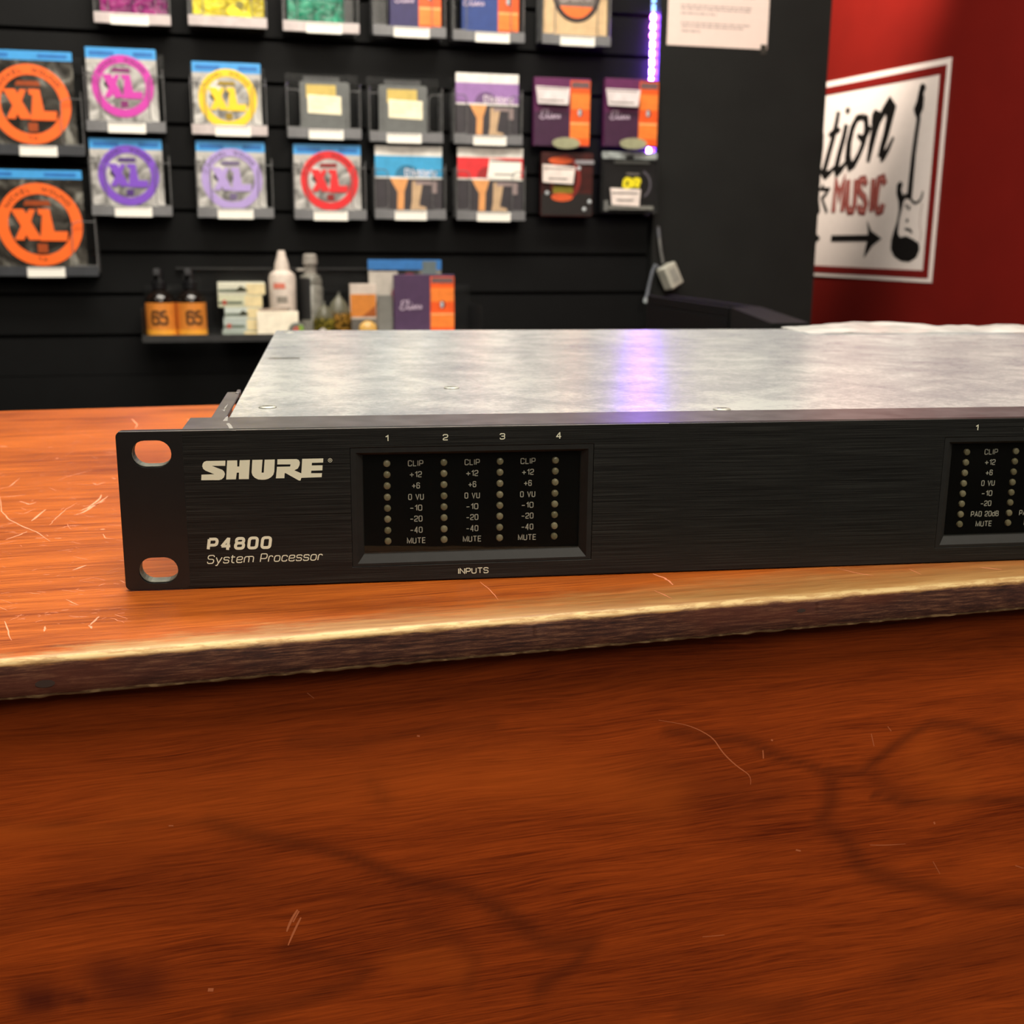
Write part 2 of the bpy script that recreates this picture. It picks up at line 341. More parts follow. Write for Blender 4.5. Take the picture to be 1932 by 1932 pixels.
# ================================================================== COUNTER
def wood(name, front):
    m = bpy.data.materials.new(name); m.use_nodes = True; t = NT(m); p = principled(m)
    co = t.coord(); X, Y, Z = t.xyz(co)
    wav = t.noise(t.scale(co, (3, 14, 14)), 1.6, 3)
    # slow wandering of the grain direction
    if front:
        v = t.new('ShaderNodeCombineXYZ'); t.put(v.inputs[0], X); t.put(v.inputs[1], 0.0)
        t.put(v.inputs[2], t.m('ADD', Z, t.m('MULTIPLY', wav, .02)))
        fine = t.noise(t.scale(v.outputs[0], (36, 1, 1500)), 1.0, 5, .75)
        fine2 = t.noise(t.scale(v.outputs[0], (60, 1, 2600)), 1.0, 3, .6)
        mid = t.noise(t.scale(v.outputs[0], (9, 1, 120)), 1.0, 5, .6)
        big = t.noise(t.scale(v.outputs[0], (5, 1, 22)), 1.0, 4, .55, .6)
        lo, hi = (.085, .0100, .0022), (.37, .060, .0065)
    else:
        v = t.new('ShaderNodeCombineXYZ'); t.put(v.inputs[0], X); t.put(v.inputs[2], 0.0)
        t.put(v.inputs[1], t.m('ADD', t.m('ADD', Y, Z), t.m('MULTIPLY', wav, .02)))
        fine = t.noise(t.scale(v.outputs[0], (26, 560, 1)), 1.0, 6, .8)
        fine2 = t.noise(t.scale(v.outputs[0], (90, 2400, 1)), 1.0, 3, .6)
        mid = t.noise(t.scale(v.outputs[0], (10, 130, 1)), 1.0, 5, .6)
        big = t.noise(t.scale(v.outputs[0], (7, 22, 1)), 1.0, 4, .55, .6)
        lo, hi = (.13, .017, .004), (.60, .145, .016)
    f = t.m('ADD', t.m('MULTIPLY', big, .26), t.m('ADD', t.m('MULTIPLY', mid, .24), t.m('MULTIPLY', fine, .50)))
    c = t.ramp(f, [(.37, lo), (.49, tuple((a*.45+b*.55) for a, b in zip(lo, hi))), (.61, hi)])
    pores = t.rng(fine2, .60, .72, 0, .45 if front else .3)
    c = t.mix(pores, c, tuple(a*.35 for a in lo))
    if front:
        at = t.new('ShaderNodeAttribute'); at.attribute_name = 'figure'
        s = t.xyz(at.outputs['Vector'])
        c = t.mix(t.m('MULTIPLY', s[0], t.m('ADD', .34, mid)), c, (.055, .010, .003))
        c = t.mix(t.m('MULTIPLY', s[1], .95), c, (.045, .006, .004))
        c = t.mix(t.m('MULTIPLY', s[2], .8), c, (.41, .078, .008))
        t.put(p.inputs['Roughness'], t.rng(fine, .3, .7, .42, .56, False))
        t.put(p.inputs['Normal'], t.bump(fine, .12, .0003)); p.inputs['Specular IOR Level'].default_value = .16
    else:
        # Y = distance back from the front edge, Z = 0 on top, -0.0098 underneath
        nz = t.noise(t.scale(co, (40, 90, 90)), 1.0, 5, .65); nz2 = t.noise(t.scale(co, (120, 700, 700)), 1.0, 4, .7)
        jit = t.m('ADD', t.m('MULTIPLY', t.m('SUBTRACT', nz, .5), .022), t.m('MULTIPLY', t.m('SUBTRACT', nz2, .5), .016))
        yj = t.m('ADD', Y, jit)
        width = t.rng(X, -.02, .26, .008, .040, False)
        wear = t.m('SUBTRACT', 1, t.rng(yj, 0.0, width, 0, 1))
        gold = t.ramp(t.m('ADD', t.m('MULTIPLY', fine, .5), t.m('MULTIPLY', mid, .5)), [(.3, (.20, .085, .022)), (.52, (.36, .20, .065)), (.72, (.56, .39, .16))])
        c = t.mix(t.m('MULTIPLY', wear, .92), c, gold)
        # scattered worn spots on the varnish
        sp = t.noise(t.scale(co, (30, 60, 60)), 1.0, 6, .7)
        c = t.mix(t.rng(sp, .60, .76, 0, .5), c, (.50, .17, .075))
        # narrow line on the bare worn corner, its highlight painted into the colour
        cor = t.m('SUBTRACT', 1, t.rng(t.m('ADD', Y, t.m('MULTIPLY', jit, .12)), 0.0012, .0026, 0, 1))
        top = t.rng(Z, -.0016, -.0008, 0, 1)
        c = t.mix(t.m('MULTIPLY', t.m('MULTIPLY', cor, top), t.rng(nz2, .42, .56, .3, 1)), c, (.60, .44, .20))
        # front edge face: dark stain, chips, bare lower arris
        zj = t.m('ADD', Z, t.m('MULTIPLY', t.m('SUBTRACT', nz2, .5), .0022))
        face = t.m('SUBTRACT', 1, t.rng(zj, -.0020, -.0010, 0, 1))
        dk = t.ramp(t.noise(t.scale(co, (80, 1, 1400)), 1.0, 6, .85), [(.38, (.012, .004, .003)), (.50, (.050, .015, .009)), (.62, (.16, .07, .035))])
        bl = t.noise(t.scale(co, (9, 1, 30)), 1.0, 4, .6)
        dk = t.mix(t.rng(bl, .5, .62, 0, .55), dk, (.085, .018, .007))
        c = t.mix(face, c, dk)
        low_ = t.m('SUBTRACT', 1, t.rng(zj, -.0096, -.0088, 0, 1))
        c = t.mix(t.m('MULTIPLY', low_, .8), c, (.40, .26, .12))
        r = t.m('ADD', t.rng(fine, .3, .7, .30, .40, False), t.m('MULTIPLY', wear, .16))
        t.put(p.inputs['Roughness'], t.m('ADD', r, t.m('MULTIPLY', face, .2)))
        t.put(p.inputs['Normal'], t.bump(t.m('ADD', fine, t.m('MULTIPLY', nz2, .6)), .16, .0003))
        p.inputs['Specular IOR Level'].default_value = .3
    t.put(p.inputs['Base Color'], c); return m
m_top = wood('varnished_countertop_wood', False); m_front = wood('varnished_panel_wood', True)
CM = Matrix.Translation(CN*CD0*MM) @ Matrix.Rotation(A7, 4, 'Z')
def cpt(px, py, z=0):          # pixel on the counter plane -> local (s, t)
    h = hit(px, py, (0, 0, 1), z); return h.dot(CU), h.dot(CN)-CD0
xs = [-1200, -600, -300]+[-160+i*1.0 for i in range(0, 521)]+[500, 900, 1500]
prof = [(407, -10.2), (407, -1), (406, 0), (200, 0), (60, 0), (20, 0), (6, -.01), (3.2, -.06), (1.9, -.2), (1.1, -.45), (.55, -.85), (.2, -1.4), (0, -2.2), (0, -6.5), (.1, -8.9), (.6, -9.8), (1.4, -10.2), (60, -10.2)]
mb = MB(); npf = len(prof)
chips = [(cpt(868, 1172)[0], 4, .5), (cpt(1000, 1166)[0], 6, .5), (cpt(1540, 1120)[0], 4, .3)]
for x in xs:
    k = 1+.45*noise.noise(Vector((x*.02, 0, 0)))+.28*noise.noise(Vector((x*.13, 5, 0)))+.12*noise.noise(Vector((x*.6, 9, 0)))
    for cx, cw_, a in chips: k += a*math.exp(-((x-cx)/cw_)**2)
    k2 = 1+.5*noise.noise(Vector((x*.3, 2, 0)))
    for y, z in prof:
        if y < 10 and z > -2.1: mb.v.append((x, max(0, y*(.6+.4*k)), max(-2.1, z*k*.9)))
        elif z < -8.5 and y < 2: mb.v.append((x, y*k2+max(0, .35*noise.noise(Vector((x*.9, z, 0)))), z+.25*noise.noise(Vector((x*.25, 7, 0)))))
        else: mb.v.append((x, y+(.12*noise.noise(Vector((x*.2, z*.6, 3))) if y < 1 else 0), z))
for i in range(len(xs)-1):
    for j in range(npf-1): a = i*npf+j; mb.f.append((a, a+1, a+npf+1, a+npf))
    mb.f.append((i*npf+npf-1, i*npf, (i+1)*npf, (i+1)*npf+npf-1))
mb.f += [tuple(range(npf)), tuple(range(len(xs)*npf-1, (len(xs)-1)*npf-1, -1))]
ct = mb.build('countertop', m_top, smooth=True); ct.matrix_world = CM
tag(ct, 'long worn orange-brown wooden countertop with scratches and a rubbed golden front edge', 'counter')
# nail holes in the edge
for px, py, r in ((85, 1290, 2.2), (1512, 1152, 1.3)):
    h = hit(px, py, CN, CD0)
    MB().prism(ell(h.dot(CU), h.z, r, r*.42, 14), -.05, .4).build('nail_dent', mat('dent_dark', (.03, .014, .009), .7), ct)
# scratches: thin slivers of bare wood
sc = MB()
def scratch(pix, w, mb=sc):
    q = [cpt(*p) for p in pix]; P = []
    for i in range(len(q)-1):
        a, b = q[i], q[i+1]; n = 4
        for k in range(n): P.append((a[0]+(b[0]-a[0])*k/n, a[1]+(b[1]-a[1])*k/n))
    P.append(q[-1]); m = len(P)
    P = [(x+.35*noise.noise(Vector((x*.8, y*.8, 1))), y+.35*noise.noise(Vector((x*.8, y*.8, 7)))) for x, y in P]
    ws = [w*(.25+.9*abs(math.sin(pi*(i+.5)/m)))*(.7+.6*random.random()) for i in range(m)]
    L = []; R_ = []
    for i in range(m):
        a = Vector(P[max(i-1, 0)]); b = Vector(P[min(i+1, m-1)]); d = (b-a).normalized(); n = Vector((-d.y, d.x))*ws[i]/2
        L.append((P[i][0]+n.x, P[i][1]+n.y, .03)); R_.append((P[i][0]-n.x, P[i][1]-n.y, .03))
    mb.add(L+R_, [(m+i, m+i+1, i+1, i) for i in range(m-1)])
k = 400/1288
def s7(l): return [(x*k, 750+y*k) for x, y in l]
for pts, w in (([(0, 600), (10, 690), (60, 745), (140, 785), (220, 815), (305, 875)], .55), ([(190, 750), (278, 680)], .9), ([(120, 630), (180, 650), (220, 636)], .8),
               ([(35, 865), (120, 835), (165, 815)], .6), ([(0, 605), (80, 600), (160, 590)], .5), ([(450, 715), (500, 700), (560, 665), (600, 640), (655, 600)], 1.0),
               ([(480, 690), (540, 668), (610, 610), (615, 590)], .9), ([(500, 660), (575, 655), (640, 625)], .7), ([(300, 775), (345, 730), (400, 680), (470, 640)], .35), ([(340, 800), (420, 780), (500, 775)], .35),
               ([(610, 802), (636, 800)], .9), ([(625, 830), (640, 855), (700, 860)], .4), ([(545, 1385), (570, 1360), (605, 1330)], .8), ([(543, 1380), (558, 1405)], .7),
               ([(0, 298), (46, 298)], 1.2), ([(340, 370), (354, 371)], 1.5), ([(290, 303), (322, 302)], .7), ([(440, 1050), (525, 1020)], .8), ([(215, 855), (270, 853)], .6), ([(335, 856), (370, 855)], .7),
               ([(30, 1360), (50, 1420), (70, 1475)], .35), ([(270, 1390), (268, 1420)], .5), ([(800, 130), (835, 165), (820, 190)], .7), ([(1140, 130), (1165, 165), (1190, 175)], .8), ([(350, 500), (450, 470), (560, 440)], .3),
               ([(0, 555), (60, 540), (120, 490)], .4), ([(0, 890), (100, 870)], .3), ([(560, 520), (590, 530), (640, 515)], .6), ([(680, 490), (700, 495)], .8), ([(640, 335), (695, 330)], .6)):
    scratch(s7(pts), w*.8)
k8 = 1132/1932
def s8(l): return [(800+x*k8, 1050+y*k8) for x, y in l]
for pts, w in (([(735, 56), (770, 68), (790, 80), (803, 92)], .8), ([(180, 80), (215, 110), (240, 140)], .3), ([(1330, 38), (1400, 55), (1450, 62)], .35), ([(1560, 40), (1600, 58)], .3), ([(1790, 35), (1860, 42)], .5), ([(740, 110), (800, 135)], .3)):
    scratch(s8(pts), w*.8)
for i in range(230):       # hairline wear
    px, py = random.uniform(-20, 240), random.uniform(800, 1180)
    if px > 215+ (py-815)*.08: px -= 100
    L = random.choice((6, 10, 16, 30)); a = random.gauss(0, .35)
    scratch([(px, py), (px+L*math.cos(a), py-L*math.sin(a)*.6)], random.uniform(.08, .22))
s_ = sc.build('scratch', mat('bare_scratched_wood', srgb(236, 150, 112), .5), ct, smooth=False); tag(s_, kind='stuff')
# front panel with grain figure stored per vertex
REC = 13
def fpix(px, py):
    h = hit(px, py, CN, CD0+REC); return h.dot(CU), h.z
k = .5176
c1 = lambda l: [fpix(x*k, 1240+y*k) for x, y in l]
c2 = lambda l: [fpix(932+x*k, 1180+y*k) for x, y in l]
dark = [(c1([(760, 610), (850, 635), (1000, 665), (1150, 690), (1300, 740), (1500, 810), (1700, 850), (1800, 920), (1932, 985)]), 2.3, .75), (c2([(0, 1020), (100, 1100), (200, 1150), (350, 1165), (300, 1230), (170, 1320)]), 3.2, .6),
        (c1([(1050, 1060), (1200, 1090), (1330, 1140), (1280, 1190), (1100, 1250), (850, 1300)]), 2.4, .5), (c1([(1500, 960), (1650, 1010), (1730, 1100), (1690, 1220)]), 2.6, .35),
        (c2([(640, 385), (900, 420), (1050, 475), (1200, 540), (1350, 530), (1440, 450), (1600, 358), (1700, 368), (1850, 400), (1960, 412)]), 1.9, .7),
        (c2([(1380, 630), (1500, 645), (1700, 640), (1960, 632)]), 1.6, .7), (c2([(1220, 540), (1230, 650), (1190, 710), (1270, 780), (1320, 860), (1360, 905), (1550, 950), (1700, 1000), (1960, 1012)]), 3.0, .6),
        (c1([(0, 612), (400, 602), (700, 612), (860, 640)]), 1.2, .6), (c1([(1340, 455), (1370, 480), (1405, 530)]), 2.5, .45), (c2([(1500, 1260), (1700, 1180), (1960, 1130)]), 9, .35),
        (c2([(700, 1400), (900, 1380), (1100, 1370)]), 4, .45), (c1([(1060, 300), (1300, 310), (1500, 270), (1800, 250)]), 2, .45), (c2([(600, 570), (800, 585), (1000, 620)]), 9, .35), (c1([(300, 700), (600, 790), (1100, 860), (1500, 900)]), 10, .25),
        (c1([(-80, 1000), (150, 900), (400, 860), (800, 880)]), 6, .25), (c2([(1380, 520), (1420, 590), (1500, 640)]), 3.5, .45)]
stain = [(c1([(110, 1248), (160, 1242)]), 5, .9), (c1([(200, 1222), (260, 1228), (290, 1238)]), 3, .7), (c1([(380, 1165), (420, 1190), (500, 1200), (540, 1190)]), 6.5, .65), (c1([(480, 1230), (540, 1180)]), 5, .4)]
lite = [(c1([(500, 560), (800, 530), (1200, 480), (1932, 400)]), 11, .4), (c2([(0, 560), (300, 560), (620, 640)]), 9, .5), (c1([(0, 640), (250, 635), (400, 640)]), 2.5, .5), (c2([(1550, 480), (1640, 560), (1700, 590)]), 7, .4),
        (c1([(1450, 1120), (1600, 1090), (1660, 1150)]), 5, .35)]
gx = [-1200, -400]+[-130+i*2.0 for i in range(0, 251)]+[700, 1500]; gz = [-10.5-i*2.0 for i in range(0, 95)]+[-300, -600, FLOOR]
mb = MB()
for z in gz:
    for x in gx: mb.v.append((x, REC, z))
n = len(gx)
for j in range(len(gz)-1):
    for i in range(n-1): a = j*n+i; mb.f.append((a+n, a+n+1, a+1, a))
cb = thing('counter_base', 'reddish brown wood veneer counter front with dark swirling grain, below the worn edge', 'counter', (0, 0, 0)); cb.matrix_world = CM
fp = mb.build('front_panel', m_front, cb)
def segd(x, z, pl):
    best = 1e9
    for (ax, az), (bx, bz) in zip(pl, pl[1:]):
        dx, dz = bx-ax, bz-az; t = max(0, min(1, ((x-ax)*dx+(z-az)*dz)/(dx*dx+dz*dz+1e-9)))
        best = min(best, (x-ax-t*dx)**2+(z-az-t*dz)**2)
    return math.sqrt(best)
fa = fp.data.attributes.new('figure', 'FLOAT_VECTOR', 'POINT'); vals = []
def fld(x, z, L):
    s = 0
    for pl, w, a in L:
        d = segd(x, z, pl)
        if d < 3*w: s = max(s, a*math.exp(-(d/w)**2))
    return s
for v in mb.v:
    x = v[0]+2*noise.noise(Vector((v[0]*.05, v[2]*.1, 0))); z = v[2]+1.6*noise.noise(Vector((v[0]*.04, v[2]*.12, 9)))
    vals += [fld(x, z, dark), fld(x, z, stain), fld(x, z, lite)] if v[2] > -210 and -140 < v[0] < 380 else [0, 0, 0]
fa.data.foreach_set('vector', vals)
bk = MB().box(-1190, 1490, REC+2, 400, FLOOR, -10.5).build('carcass', mat('counter_carcass_black', (.012, .011, .01), .6), cb)
ps = MB()
def pscr(pix, w):
    P = [fpix(*p) for p in pix]; P = [tuple(q) for q in rpath(P, 8)] if len(P) > 2 else P; w *= .62; m = len(P); ps.ribbon(P, [w*(.4+.8*abs(math.sin(pi*(i+.5)/m))) for i in range(m)], REC-.04)
k = .5176
for l, w, cc in (([(1085, 920), (1060, 955), (1045, 1000)], .9, 1), ([(1097, 948), (1075, 990), (1050, 1050)], .8, 1), ([(1090, 925), (1068, 965)], .7, 1), ([(758, 1212), (778, 1212)], 1.7, 1), ([(600, 345), (720, 365), (800, 410), (830, 460), (880, 510), (940, 550), (935, 580)], .45, 2),
                 ([(980, 455), (982, 485)], .6, 2), ([(1100, 818), (1118, 822)], .8, 2), ([(1603, 716), (1607, 724)], .8, 2), ([(1010, 416), (1016, 420)], .8, 2), ([(1435, 368), (1448, 385)], .4, 2), ([(1600, 860), (1625, 905)], .3, 2), ([(1900, 875), (1930, 885)], .4, 2),
                 ([(1375, 395), (1385, 440)], .4, 2), ([(1120, 130), (1145, 150)], .3, 1), ([(615, 614), (632, 614)], .6, 1), ([(1520, 286), (1530, 288)], .8, 1), ([(1370, 800), (1420, 802), (1500, 796)], .35, 2), ([(760, 1135), (840, 1128)], .35, 2)):
    pscr([(x*k+(932 if cc == 2 else 0), y*k+(1180 if cc == 2 else 1240)) for x, y in l], w)
s_ = ps.build('scratch', mat('panel_scratch', srgb(176, 96, 58), .5), cb); tag(s_, kind='stuff')

# ================================================================== RACK UNIT
def brushed():
    m = bpy.data.materials.new('brushed_black_aluminium'); m.use_nodes = True; t = NT(m); p = principled(m); co = t.coord()
    n1 = t.noise(t.scale(co, (26, 1, 7000)), 1.0, 3, .7); n2 = t.noise(t.scale(co, (6, 1, 1200)), 1, 3, .6)
    f = t.m('ADD', t.m('MULTIPLY', n1, .88), t.m('MULTIPLY', n2, .12))
    t.put(p.inputs['Base Color'], t.ramp(f, [(.40, (.005, .0053, .005)), (.50, (.010, .0105, .010)), (.66, (.030, .032, .029))]))
    p.inputs['Metallic'].default_value = .2; t.put(p.inputs['Roughness'], t.rng(f, .3, .7, .34, .46, False)); p.inputs['Specular IOR Level'].default_value = .3
    t.put(p.inputs['Normal'], t.bump(f, .25, .0002)); return m
def zinc():
    m = bpy.data.materials.new('zinc_plated_steel'); m.use_nodes = True; t = NT(m); p = principled(m); co = t.coord(); X, Y, Z = t.xyz(co)
    a = t.noise(t.scale(co, (1, 1, 1)), 55, 6, .62, .5); b = t.noise(t.scale(co, (1, 1.3, 1)), 420, 6, .75, .6); c_ = t.noise(co, 9, 4, .55)
    f = t.m('ADD', t.m('MULTIPLY', a, .36), t.m('ADD', t.m('MULTIPLY', b, .38), t.m('MULTIPLY', c_, .26)))
    col = t.ramp(f, [(.39, (.32, .34, .37)), (.49, (.52, .54, .55)), (.58, (.80, .83, .81))])
    # dark adhesive smear near the left edge (object coordinates in metres)
    nx = t.m('ADD', Y, t.m('MULTIPLY', t.m('SUBTRACT', a, .5), .006))
    inx = t.m('MULTIPLY', t.rng(X, .0275, .032, 0, 1), t.m('SUBTRACT', 1, t.rng(X, .0425, .0440, 0, 1)))
    iny = t.m('MULTIPLY', t.rng(nx, .1885, .191, 0, 1), t.m('SUBTRACT', 1, t.rng(nx, .1965, .2005, 0, 1)))
    col = t.mix(t.m('MULTIPLY', t.m('MULTIPLY', inx, iny), .75), col, (.17, .17, .16))
    t.put(p.inputs['Base Color'], col); p.inputs['Metallic'].default_value = .3
    t.put(p.inputs['Roughness'], t.rng(f, .4, .6, .26, .17, False)); t.put(p.inputs['Normal'], t.bump(t.m('ADD', b, a), .10, .0004))
    return m
m_br = brushed(); m_zn = zinc()
m_ear = mat('satin_black_ear', (.0045, .0045, .0045), .42, var=.15, nsc=200)
m_lip = mat('anodised_black_lip', (.13, .12, .125), .34, .5, var=.25, nsc=120, spec=.6)
m_alu = mat('bare_aluminium', (.62, .60, .58), .35, .7, var=.15, nsc=300)
m_print = mat('pale_print', srgb(206, 208, 186), .6, var=.03)
m_gray = mat('grey_print', srgb(218, 218, 208), .6, var=.03)
rk = thing('rack_processor', 'black and silver one-unit rack audio processor lying on the countertop', 'audio equipment', (0, 0, 0))
H = 43.8; Z0 = .45; XR = 482.6
slots = [rect(xc-5.15, zc-3.65, xc+5.15, zc+3.65, 3.6, 6) for xc, zc in ((8.85, 37.75), (8.85, 5.75), (XR-8.85, 37.75), (XR-8.85, 5.75))]
W1 = (60.9, 128.6); W2 = (233.8, 363.2)
wins = [rect(a, 4.9, b, 38.45) for a, b in (W1, W2)]
MB().prism(rect(0, Z0, XR, H, 1.4), 0, 3.0, slots+wins).build('front_panel', m_br, rk, bevel=.12)
# smooth dark ears laid over both panel ends, their inner mounting plates
for xa, xb, sl in ((.15, 17, slots[:2]), (XR-17, XR-.15, slots[2:])):
    MB().prism(rect(xa, Z0+.15, xb, H-.1, 1.3), -.12, 0, sl).build('ear_cover', m_ear, rk)
    sl2 = [[(x+.1, z+.15) for x, z in s] for s in sl]
    x0, x1 = (2.4, 24) if xa < 100 else (XR-24, XR-2.4)
    MB().prism(rect(x0, Z0+.3, x1, H-.3, 1), 3.05, 5.2, sl2).build('ear_plate', m_lip, rk, bevel=.1)
    for s in sl2: # raw metal linings of the slots
        inner = [((x-sum(p[0] for p in s)/len(s))*.985+sum(p[0] for p in s)/len(s), (z-sum(p[1] for p in s)/len(s))*.97+sum(p[1] for p in s)/len(s)) for x, z in s]
        MB().prism(s, .5, 5.0, [inner]).build('slot_lining', mat('raw_slot_metal', (.15, .155, .125), .5, .4, var=.3, nsc=500), rk)
MB().box(.8, 150, -.03, .25, H-.08, H+.07).build('worn_edge', m_alu, rk)
MB().box(16.5, XR-16.5, 3.05, 24.2, Z0+1, H-.15).build('front_extrusion', m_lip, rk, bevel=.15)
# small paint chip on the lip near the left end
q = [hit(380+x*.0932, 700+y*.0932, (0, 0, 1), H) for x, y in ((495, 1055), (560, 1045), (600, 1080), (640, 1150), (700, 1200), (580, 1200), (540, 1110))]
MB().add([(p.x, p.y, H-.1) for p in q], [tuple(range(len(q)))]).build('paint_chip', mat('chip_primer', (.26, .25, .23), .6), rk)
q = [hit(380+x*.0932, 700+y*.0932, (0, 0, 1), H) for x, y in ((430, 1005), (490, 925), (540, 900), (530, 1000))]
MB().add([(p.x, p.y, H-.12) for p in q], [tuple(range(len(q)))]).build('paint_chip', _mc['chip_primer'], rk)
# rack brackets beside the case
for sgn in (1, -1):
    X = lambda x: x if sgn > 0 else XR-x
    v = MB(); a, b = sorted((X(22.2), X(23.4))); v.box(a, b, 5.2, 82.5, 6, H-1.2); a, b = sorted((X(22.2), X(26.3)))
    v.box(a, b, 5.2, 80.5, H-1.2, H-.25); a, b = sorted((X(25.2), X(26.3))); v.box(a, b, 76, 84.0, H-2.0, H+.1)
    br = v.build('rack_bracket', m_lip, rk, bevel=.2)
sq = MB()
for pts in ([(460, 750), (490, 715), (545, 655), (500, 745), (462, 765)], [(400, 790), (450, 790), (485, 765), (460, 825), (440, 800)]):
    P = [hit(380+x*.0932, 700+y*.0932, (0, 0, 1), H-.22) for x, y in pts]; sq.add([(p.x, p.y, H-.2) for p in P], [tuple(range(len(P)))])
sq.build('paint_chip', _mc['chip_primer'], rk)
# case
CX0, CX1, CY1 = 26.9, XR-26.9, 343
cs = MB().box(CX0+.6, CX1-.6, 24.2, CY1-.6, 2.0, 41.9); cs.build('case', m_zn, rk, bevel=.3)
tc = MB().box(CX0, CX1, 23.2, CY1, 41.9, 43.0); top = tc.build('top_cover', m_zn, rk, bevel=.25)
for x in (70, 410):
    for y in (60, 310): MB().lathe([(6, 0), (6.5, .6), (6, 2.0)], x, y, 18).build('foot', mat('rubber_black', (.01, .01, .01), .7), rk)
scr_mesh = None
for px, py in ((505, 768.5), (1362, 772.5), (545, 627.5), (852, 732), (1600, 627)):
    h = hit(px, py, (0, 0, 1), 43.1)
    if scr_mesh is None:
        o = MB().lathe([(2.7, 0), (2.75, .25), (2.3, .5), (.8, .55), (.75, .15)], 0, 0, 20).build('screw', mat('screw_steel', (.32, .32, .28), .45, .5, var=.3, nsc=400), rk, smooth=True); scr_mesh = o.data
        MB().box(-1.5, 1.5, -.3, .3, .5, .6).build('screw_recess', mat('screw_slot_dark', (.05, .05, .05), .5), o); first = o
    else:
        o = bpy.data.objects.new('screw', scr_mesh); COL.objects.link(o); o.parent = rk
        c = first.children[0].copy(); COL.objects.link(c); c.parent = o
    o.location = (h.x*MM, h.y*MM, 43.02*MM)
# logo and names
lg = [[(27.9, 35.62), (27.78, 34.2), (24.3, 34.26), (26.97, 33.12), (27.45, 32.6), (27.6, 31.95), (27.3, 31.1), (26.7, 30.55), (26.03, 30.34), (21.34, 30.42), (21.47, 31.93), (24.85, 31.97), (22.6, 32.98), (22.0, 33.5), (21.8, 34.2), (21.95, 34.9), (22.35, 35.4), (22.95, 35.62)],
      [(28.34, 35.64), (30.98, 35.64), (30.9, 33.95), (31.45, 33.95), (31.63, 35.66), (34.32, 35.68), (33.8, 30.45), (31.17, 30.48), (31.29, 32.28), (30.72, 32.28), (30.41, 30.46), (27.85, 30.46)],
      [(34.94, 35.67), (37.62, 35.67), (37.22, 32.14), (37.8, 32.12), (38.17, 35.67), (40.86, 35.67), (40.6, 32.36), (40.3, 31.5), (39.7, 30.85), (38.9, 30.4), (38.1, 30.2), (37.22, 30.18), (36.3, 30.28), (35.4, 30.75), (34.84, 31.39), (34.6, 32.24)],
      [(41.56, 35.71), (46.6, 35.68), (47.2, 35.4), (47.45, 34.8), (47.35, 34.0), (46.87, 33.07), (45.92, 32.6), (47.75, 31.72), (48.12, 35.7), (53.74, 35.71), (53.65, 34.57), (50.66, 34.56), (50.58, 33.84), (53.5, 33.83), (53.38, 32.42), (50.42, 32.39), (50.36, 31.7), (53.27, 31.65), (53.15, 30.55), (47.72, 30.48), (47.46, 29.73), (46.99, 29.79), (43.6, 31.86), (43.33, 31.86), (43.21, 30.48), (40.95, 30.49), (41.36, 33.66), (44.85, 33.67), (44.97, 34.24), (41.45, 34.3)]]
YP = -.06
mb = MB()
for p in lg: mb.prism(p, YP, None)
mb.ribbon(ell(55.54, 35.17, .5, .5, 20), .12, YP, True); write(mb, 'R', 55.36, 34.93, .48, .28, .1, .1, YP)
mb.build('lettering', m_print, rk)
mb = MB(); write(mb, 'P4800', 21.75, 10.86, 3.6, 2.0, 1.32, .80, YP, .15, fit=17.2); mb.build('lettering', m_print, rk)
mb = MB(); write(mb, 'System Processor', 21.6, 7.13, 2.5, 1.75, .62, .26, YP, .2, fit=30.9); mb.build('lettering', m_print, rk)
mb = MB()
for i, x in enumerate((71.05, 86.93, 102.68, 118.5)):
    c = '1234'[i]; w = G[c][0]*1.25+.3; write(mb, c, x-w/2+(-.1 if c == '1' else 0), 40.08, 1.75, 1.25, .3, .27, YP)
for i in range(8):
    c = '12345678'[i]
    if c == '7': mb.ribbon([(242.9+15.75*i-.6, 41.7), (242.9+15.75*i+.6, 41.7), (242.9+15.75*i-.2, 40.1)], .27, YP); continue
    w = G[c][0]*1.25+.3; write(mb, c, 243.5+15.75*i-w/2, 40.3, 1.8, 1.25, .3, .27, YP)
write(mb, 'INPUTS', 90.35, 1.85, 1.72, 1.15, .42, .24, YP, fit=8.62)
write(mb, 'O', 293.0, 1.85, 1.72, 1.15, .42, .24, YP, fit=1.4); write(mb, 'UTPUTS', 294.9, 1.85, 1.72, 1.15, .42, .24, YP, fit=8.4)
mb.build('lettering', m_print, rk)
